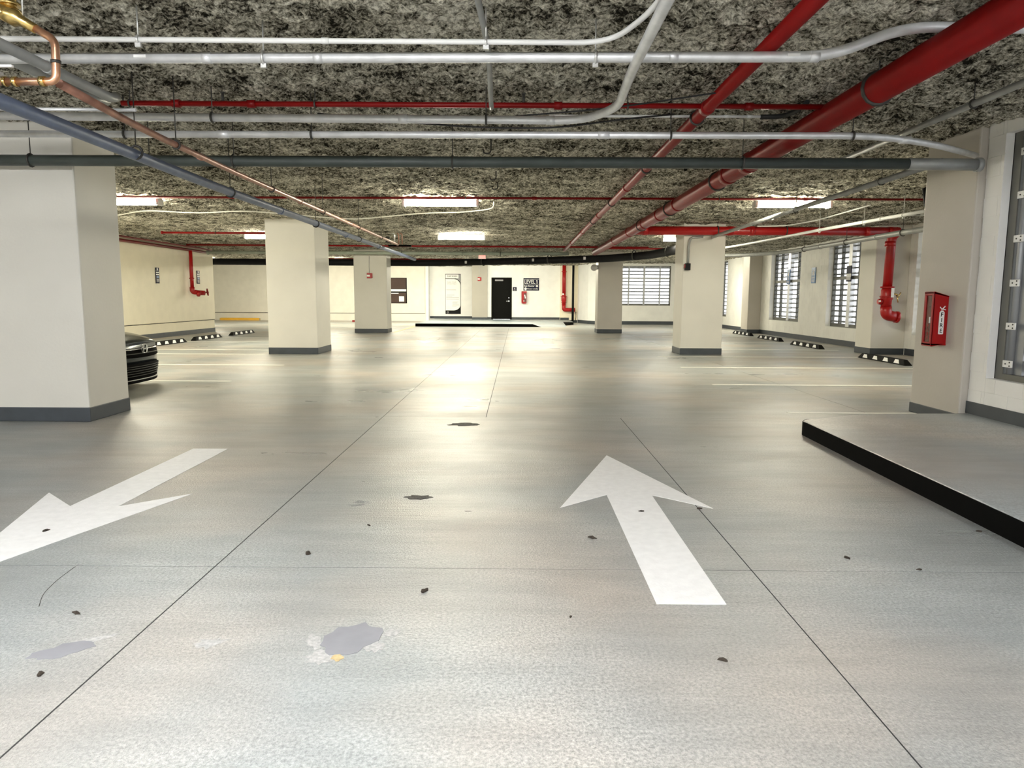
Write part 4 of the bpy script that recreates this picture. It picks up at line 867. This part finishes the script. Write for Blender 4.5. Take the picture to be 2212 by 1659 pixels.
# ------------------------------------------------------------------ car (nose toward +X)
CX, CY = -5.39, 10.15
car = empty('car', (CX - 2.3, CY, 0), 'dark slate sedan with chrome badge parked behind the large cream column', 'car')
def nose(y): return -.28 * (abs(y) / .9) ** 2.6
def body_section(u):
    """half profile (y,z) list from sill to roofline-less shoulder at distance u behind the nose"""
    w = .90 - .10 * max(0, (.5 - u) / .5) ** 2 - .06 * max(0, (u - 3.9) / .7) ** 2
    zt = .66 + .20 * min(u / 1.0, 1) ** .6 + .04 * min(max(u - 1, 0), 1) - .02 * max(0, u - 3.4)
    zb = .17 + .03 * max(0, (u - .2))if u < .4 else .18
    return [(w * .93, zb), (w * .99, zb + .12), (w, .48), (w * .985, zt - .12), (w * .93, zt - .035), (w * .72, zt + .012), (w * .36, zt + .03), (0, zt + .035)]
us = [.0, .06, .16, .35, .7, 1.1, 1.5, 2.2, 3.0, 3.6, 4.1, 4.45, 4.6]
b = MB(); rings = []
for u in us:
    half = body_section(u); ring = [(y, z) for y, z in half] + [(-y, z) for y, z in half[::-1][1:]]
    k = 0 if u < .7 else 1
    rings.append([(CX - u + nose(y) * max(0, 1 - u / 1.2), CY + y, z) for y, z in ring])
n = len(rings[0]); vs = [p for rg in rings for p in rg]
fs = [(i * n + j, i * n + j + 1, (i + 1) * n + j + 1, (i + 1) * n + j) for i in range(len(us) - 1) for j in range(n - 1)]
fs += [tuple(range(n))[::-1], tuple((len(us) - 1) * n + j for j in range(n))]
fs += [(i * n + n - 1, i * n, (i + 1) * n, (i + 1) * n + n - 1) for i in range(len(us) - 1)]
b.add(vs, fs, True); body = b.build('body', M['car'], car)
# greenhouse
gh = [(1.15, .93, .66), (1.75, 1.30, .56), (2.3, 1.41, .53), (3.0, 1.40, .53), (3.7, 1.22, .54), (4.25, .98, .64)]
b = MB(); vs = []
for u, zt, w in gh:
    vs += [(CX - u, CY - .80, .90), (CX - u, CY - w, zt - .03), (CX - u, CY - w * .6, zt), (CX - u, CY + w * .6, zt), (CX - u, CY + w, zt - .03), (CX - u, CY + .80, .90)]
fs = [(i * 6 + j, i * 6 + j + 1, (i + 1) * 6 + j + 1, (i + 1) * 6 + j) for i in range(5) for j in range(5)] + [(0, 5, 4, 3, 2, 1), (30, 31, 32, 33, 34, 35)]
b.add(vs, fs, False); b.build('cabin_glass', M['glass'], car)
b = MB(); vs = []
for u, zt, w in gh[1:5]: vs += [(CX - u, CY - w - .01, zt - .025), (CX - u, CY - w * .6, zt + .008), (CX - u, CY + w * .6, zt + .008), (CX - u, CY + w + .01, zt - .025)]
b.add(vs, [(i * 4 + j, i * 4 + j + 1, (i + 1) * 4 + j + 1, (i + 1) * 4 + j) for i in range(3) for j in range(3)], True); b.build('roof', M['car'], car)
def front_patch(y0, y1, zf0, zf1, off, name, m, ny=14, parent=car, thick=.02):
    """curved panel wrapping the nose; zf give z at y"""
    vs = []
    for i in range(ny + 1):
        y = y0 + (y1 - y0) * i / ny
        for z in (zf0(y), zf1(y)):
            lean = -.05 * max(0, (z - .56)) / .1 - .04 * max(0, (.3 - z)) / .15
            vs.append((CX + nose(y) + off + lean, CY + y, z))
    k = len(vs); vs += [(x - thick - .1, y, z) for x, y, z in vs]
    fs = [(2 * i, 2 * i + 2, 2 * i + 3, 2 * i + 1) for i in range(ny)] + [(k + 2 * i + 1, k + 2 * i + 3, k + 2 * i + 2, k + 2 * i) for i in range(ny)]
    fs += [(2 * i + 1, 2 * i + 3, k + 2 * i + 3, k + 2 * i + 1) for i in range(ny)] + [(2 * i + 2, 2 * i, k + 2 * i, k + 2 * i + 2) for i in range(ny)]
    fs += [(0, 1, k + 1, k), (2 * ny + 1, 2 * ny, k + 2 * ny, k + 2 * ny + 1)]
    b = MB(); b.add(vs, fs, True); return b.build(name, M[m], parent)
front_patch(-.86, .86, lambda y: .38, lambda y: .56, .015, 'bumper', 'car')
g = front_patch(-.62, .62, lambda y: .475 + .02 * (abs(y) / .6) ** 2, lambda y: .60, .03, 'upper_grille', 'black')
front_patch(-.58, .58, lambda y: .592, lambda y: .604, .045, 'chrome_bar', 'chrome', parent=g)
front_patch(-.5, .5, lambda y: .53, lambda y: .54, .04, 'grille_bar', 'rod', parent=g)
g = front_patch(-.78, .78, lambda y: .17, lambda y: .395 - .03 * (abs(y) / .78) ** 3, .035, 'lower_grille', 'black')
for z in (.215, .25, .285, .32, .35): front_patch(-.66, .66, lambda y: z, lambda y: z + .007, .037, 'grille_bar', 'rod', parent=g)
front_patch(-.9, .9, lambda y: .115, lambda y: .15, .05, 'splitter', 'black')
front_patch(-.84, .84, lambda y: .158, lambda y: .166, .055, 'splitter_trim', 'print_grey')
for s in (-1, 1): front_patch(*(sorted((s * .60, s * .87))), lambda y: .545 + .05 * (abs(y) - .6), lambda y: .635 + .06 * (abs(y) - .6), .02, 'headlamp', 'lens', 6)
# badge: an upright letter in a rounded frame
bz, bx2 = .60, CX + .052
e = MB(); fr = [(CY + .075 * math.copysign(abs(math.cos(t)) ** .6, math.cos(t)), bz + .06 * math.copysign(abs(math.sin(t)) ** .6, math.sin(t))) for t in np.linspace(0, 2 * math.pi, 24, endpoint=False)]
e.tube([(bx2, y, z) for y, z in fr] + [(bx2, fr[0][0], fr[0][1])], .005, 6, False)
for s in (-1, 1): e.prism([(CY + s * .028, bz - .05), (CY + s * .046, bz - .05), (CY + s * .058, bz + .05), (CY + s * .034, bz + .05)], lambda u, w, t: (t, u, w), bx2 - .01, bx2 + .008)
e.box(bx2 - .01, bx2 + .008, CY - .035, CY + .035, bz - .012, bz + .008)
e.build('badge', M['chrome'], car)
for u, s in ((.88, -1), (.88, 1), (3.6, -1), (3.6, 1)):
    yc = CY + s * .80
    t = MB().tube([(CX - u, yc - .1, .32), (CX - u, yc - .085, .32), (CX - u, yc + .085, .32), (CX - u, yc + .1, .32)], [.29, .32, .32, .29], 24).build('wheel', M['rubber'], car)
    MB().tube([(CX - u, yc + s * .095, .32), (CX - u, yc + s * .106, .32)], .21, 16).build('rim', M['alu'], t)
for s in (-1, 1): MB().box(CX - 1.75, CX - 1.6, CY + s * .93 - .09, CY + s * .93 + .09, .93, 1.06).build('mirror', M['car'], car, bevel=.03)

# ------------------------------------------------------------------ litter, pits and repairs on the floor
def leaf(x, y, s, label):
    n = 9; rot = random.uniform(0, 6.28); pts = []
    for i in range(n):
        a = 2 * math.pi * i / n; rr = s * (.55 + .45 * random.random()) * (1.0 if i % 2 else .8)
        u, w = rr * math.cos(a) * 1.25, rr * math.sin(a) * .62
        pts.append((x + u * math.cos(rot) - w * math.sin(rot), y + u * math.sin(rot) + w * math.cos(rot), .003 + .25 * s * random.random()))
    b = MB(); b.add(pts + [(x, y, .004 + s * .3)] + [(p[0], p[1], .0006) for p in pts], [(i, (i + 1) % n, n) for i in range(n)] + [(i, n + 1 + i, n + 1 + (i + 1) % n, (i + 1) % n) for i in range(n)] + [tuple(n + 1 + i for i in range(n))[::-1]])
    tag(b.build('dry_leaf', M['leaf']), label, 'leaf', 'dry leaves on the floor')
for x, y, s, lab in ((-1.097, 3.614, .032, 'dry leaf just past the cross joint, on the lane side of the long diagonal joint'),
                     (-1.875, 2.885, .026, 'dry leaf below the tip of the back-pointing arrow'),
                     (-1.70, 2.392, .022, 'dry leaf just below the smaller grey floor patch'),
                     (-.418, 3.143, .026, 'dry leaf just above and right of the large grey floor patch'),
                     (.433, 3.894, .030, 'dark dry leaf beside the shaft of the nearest forward arrow'),
                     (.785, 2.529, .022, 'dry leaf below the tail of the nearest forward arrow'),
                     (.237, 2.886, .012, 'tiny dark leaf bit between the large grey patch and the nearest forward arrow'),
                     (-.871, 4.088, .016, 'small dark leaf bit mid lane, beyond the leaf by the cross joint'),
                     (1.19, 4.47, .020, 'dark leaf bit caught on the joint under the forward arrow barb'),
                     (.80, 4.40, .022, 'dark leaf lying on the white shaft of the forward arrow, just under its head'),
                     (-2.706, 3.948, .028, 'dark leaf lying on the head of the back-pointing white arrow'),
                     (1.743, 3.603, .022, 'small brown leaf near the black curb, before the cross joint'),
                     (2.033, 3.448, .016, 'dark leaf bit on the cross joint near the black curb'),
                     (2.72, 4.05, .020, 'brown leaf scrap at the foot of the black curb')):
    leaf(x, y, s, lab)
def blob(x, y, rx, ry, rot, n, jag, seed):
    rnd = random.Random(seed); out = []
    for i in range(n):
        a = 2 * math.pi * i / n; k = 1 + jag * (rnd.random() - .5) * 2
        u, w = rx * k * math.cos(a), ry * k * math.sin(a); out.append((x + u * math.cos(rot) - w * math.sin(rot), y + u * math.sin(rot) + w * math.cos(rot)))
    return out
r = empty('floor_repair', (-.645, 2.70, 0), 'large smooth grey repair patch with pale scuffs in the near floor', 'floor patch')
flat(blob(-.645, 2.68, .105, .135, -.5, 22, .16, 3), .0022).build('fill', M['patch'], r)
for k, (x, y, rx, ry) in enumerate(((-.73, 2.53, .05, .05), (-.79, 2.65, .03, .06), (-.55, 2.62, .035, .05), (-.50, 2.73, .03, .03))): flat(blob(x, y, rx, ry, .5, 26, .28, 20 + k), .0014).build('scuff', M['scuff'], r)
flat(blob(-.668, 2.53, .024, .03, .6, 14, .3, 31), .002).build('ochre_spot', M['ochre'], r)
r = empty('floor_repair', (-1.74, 2.55, 0), 'smaller smooth grey repair patch left of the long diagonal joint', 'floor patch')
flat(blob(-1.73, 2.56, .10, .055, .55, 20, .22, 5), .0022).build('fill', M['patch'], r)
flat(blob(-1.66, 2.66, .07, .02, .5, 16, .4, 6), .0014).build('scuff', M['scuff'], r)
o = flat(blob(-1.19, 2.63, .06, .04, .3, 18, .5, 8), .0016).build('floor_scar', M['scuff']); tag(o, 'pale jagged scar in floor between the two grey repair patches', 'floor patch')
o = MB().tube(fillet([(-2.205, 3.41, .0002), (-2.19, 3.25, .0002), (-2.15, 3.08, .0002), (-2.08, 2.95, .0002)], .2), .0016, 6).build('hairline_crack', M['pit']); tag(o, 'curved hairline crack in the near floor below the cross joint, by the back-pointing arrow', 'floor patch')
o = flat(blob(-.655, 4.69, .10, .05, 0, 18, .3, 9), .002).build('floor_pit', M['pit']); tag(o, 'small dark filled pit in mid lane, between the two big arrows', 'floor patch')
o = flat(blob(-.55, 7.49, .16, .09, 0, 20, .25, 10), .0022).build('floor_pit', M['pit']); tag(o, 'larger dark pit in the lane just before the second cross joint', 'floor patch')

# lettering becomes plain mesh
dg = bpy.context.evaluated_depsgraph_get()
for o in TEXTS:
    me = bpy.data.meshes.new_from_object(o.evaluated_get(dg)); nm = o.name
    k = bpy.data.objects.new('lettering', me); COL.objects.link(k); k.parent = o.parent
    k.location = o.location; k.rotation_euler = o.rotation_euler; k.scale = o.scale
    if not me.materials: me.materials.append(o.data.materials[0])
for o in TEXTS: bpy.data.objects.remove(o)
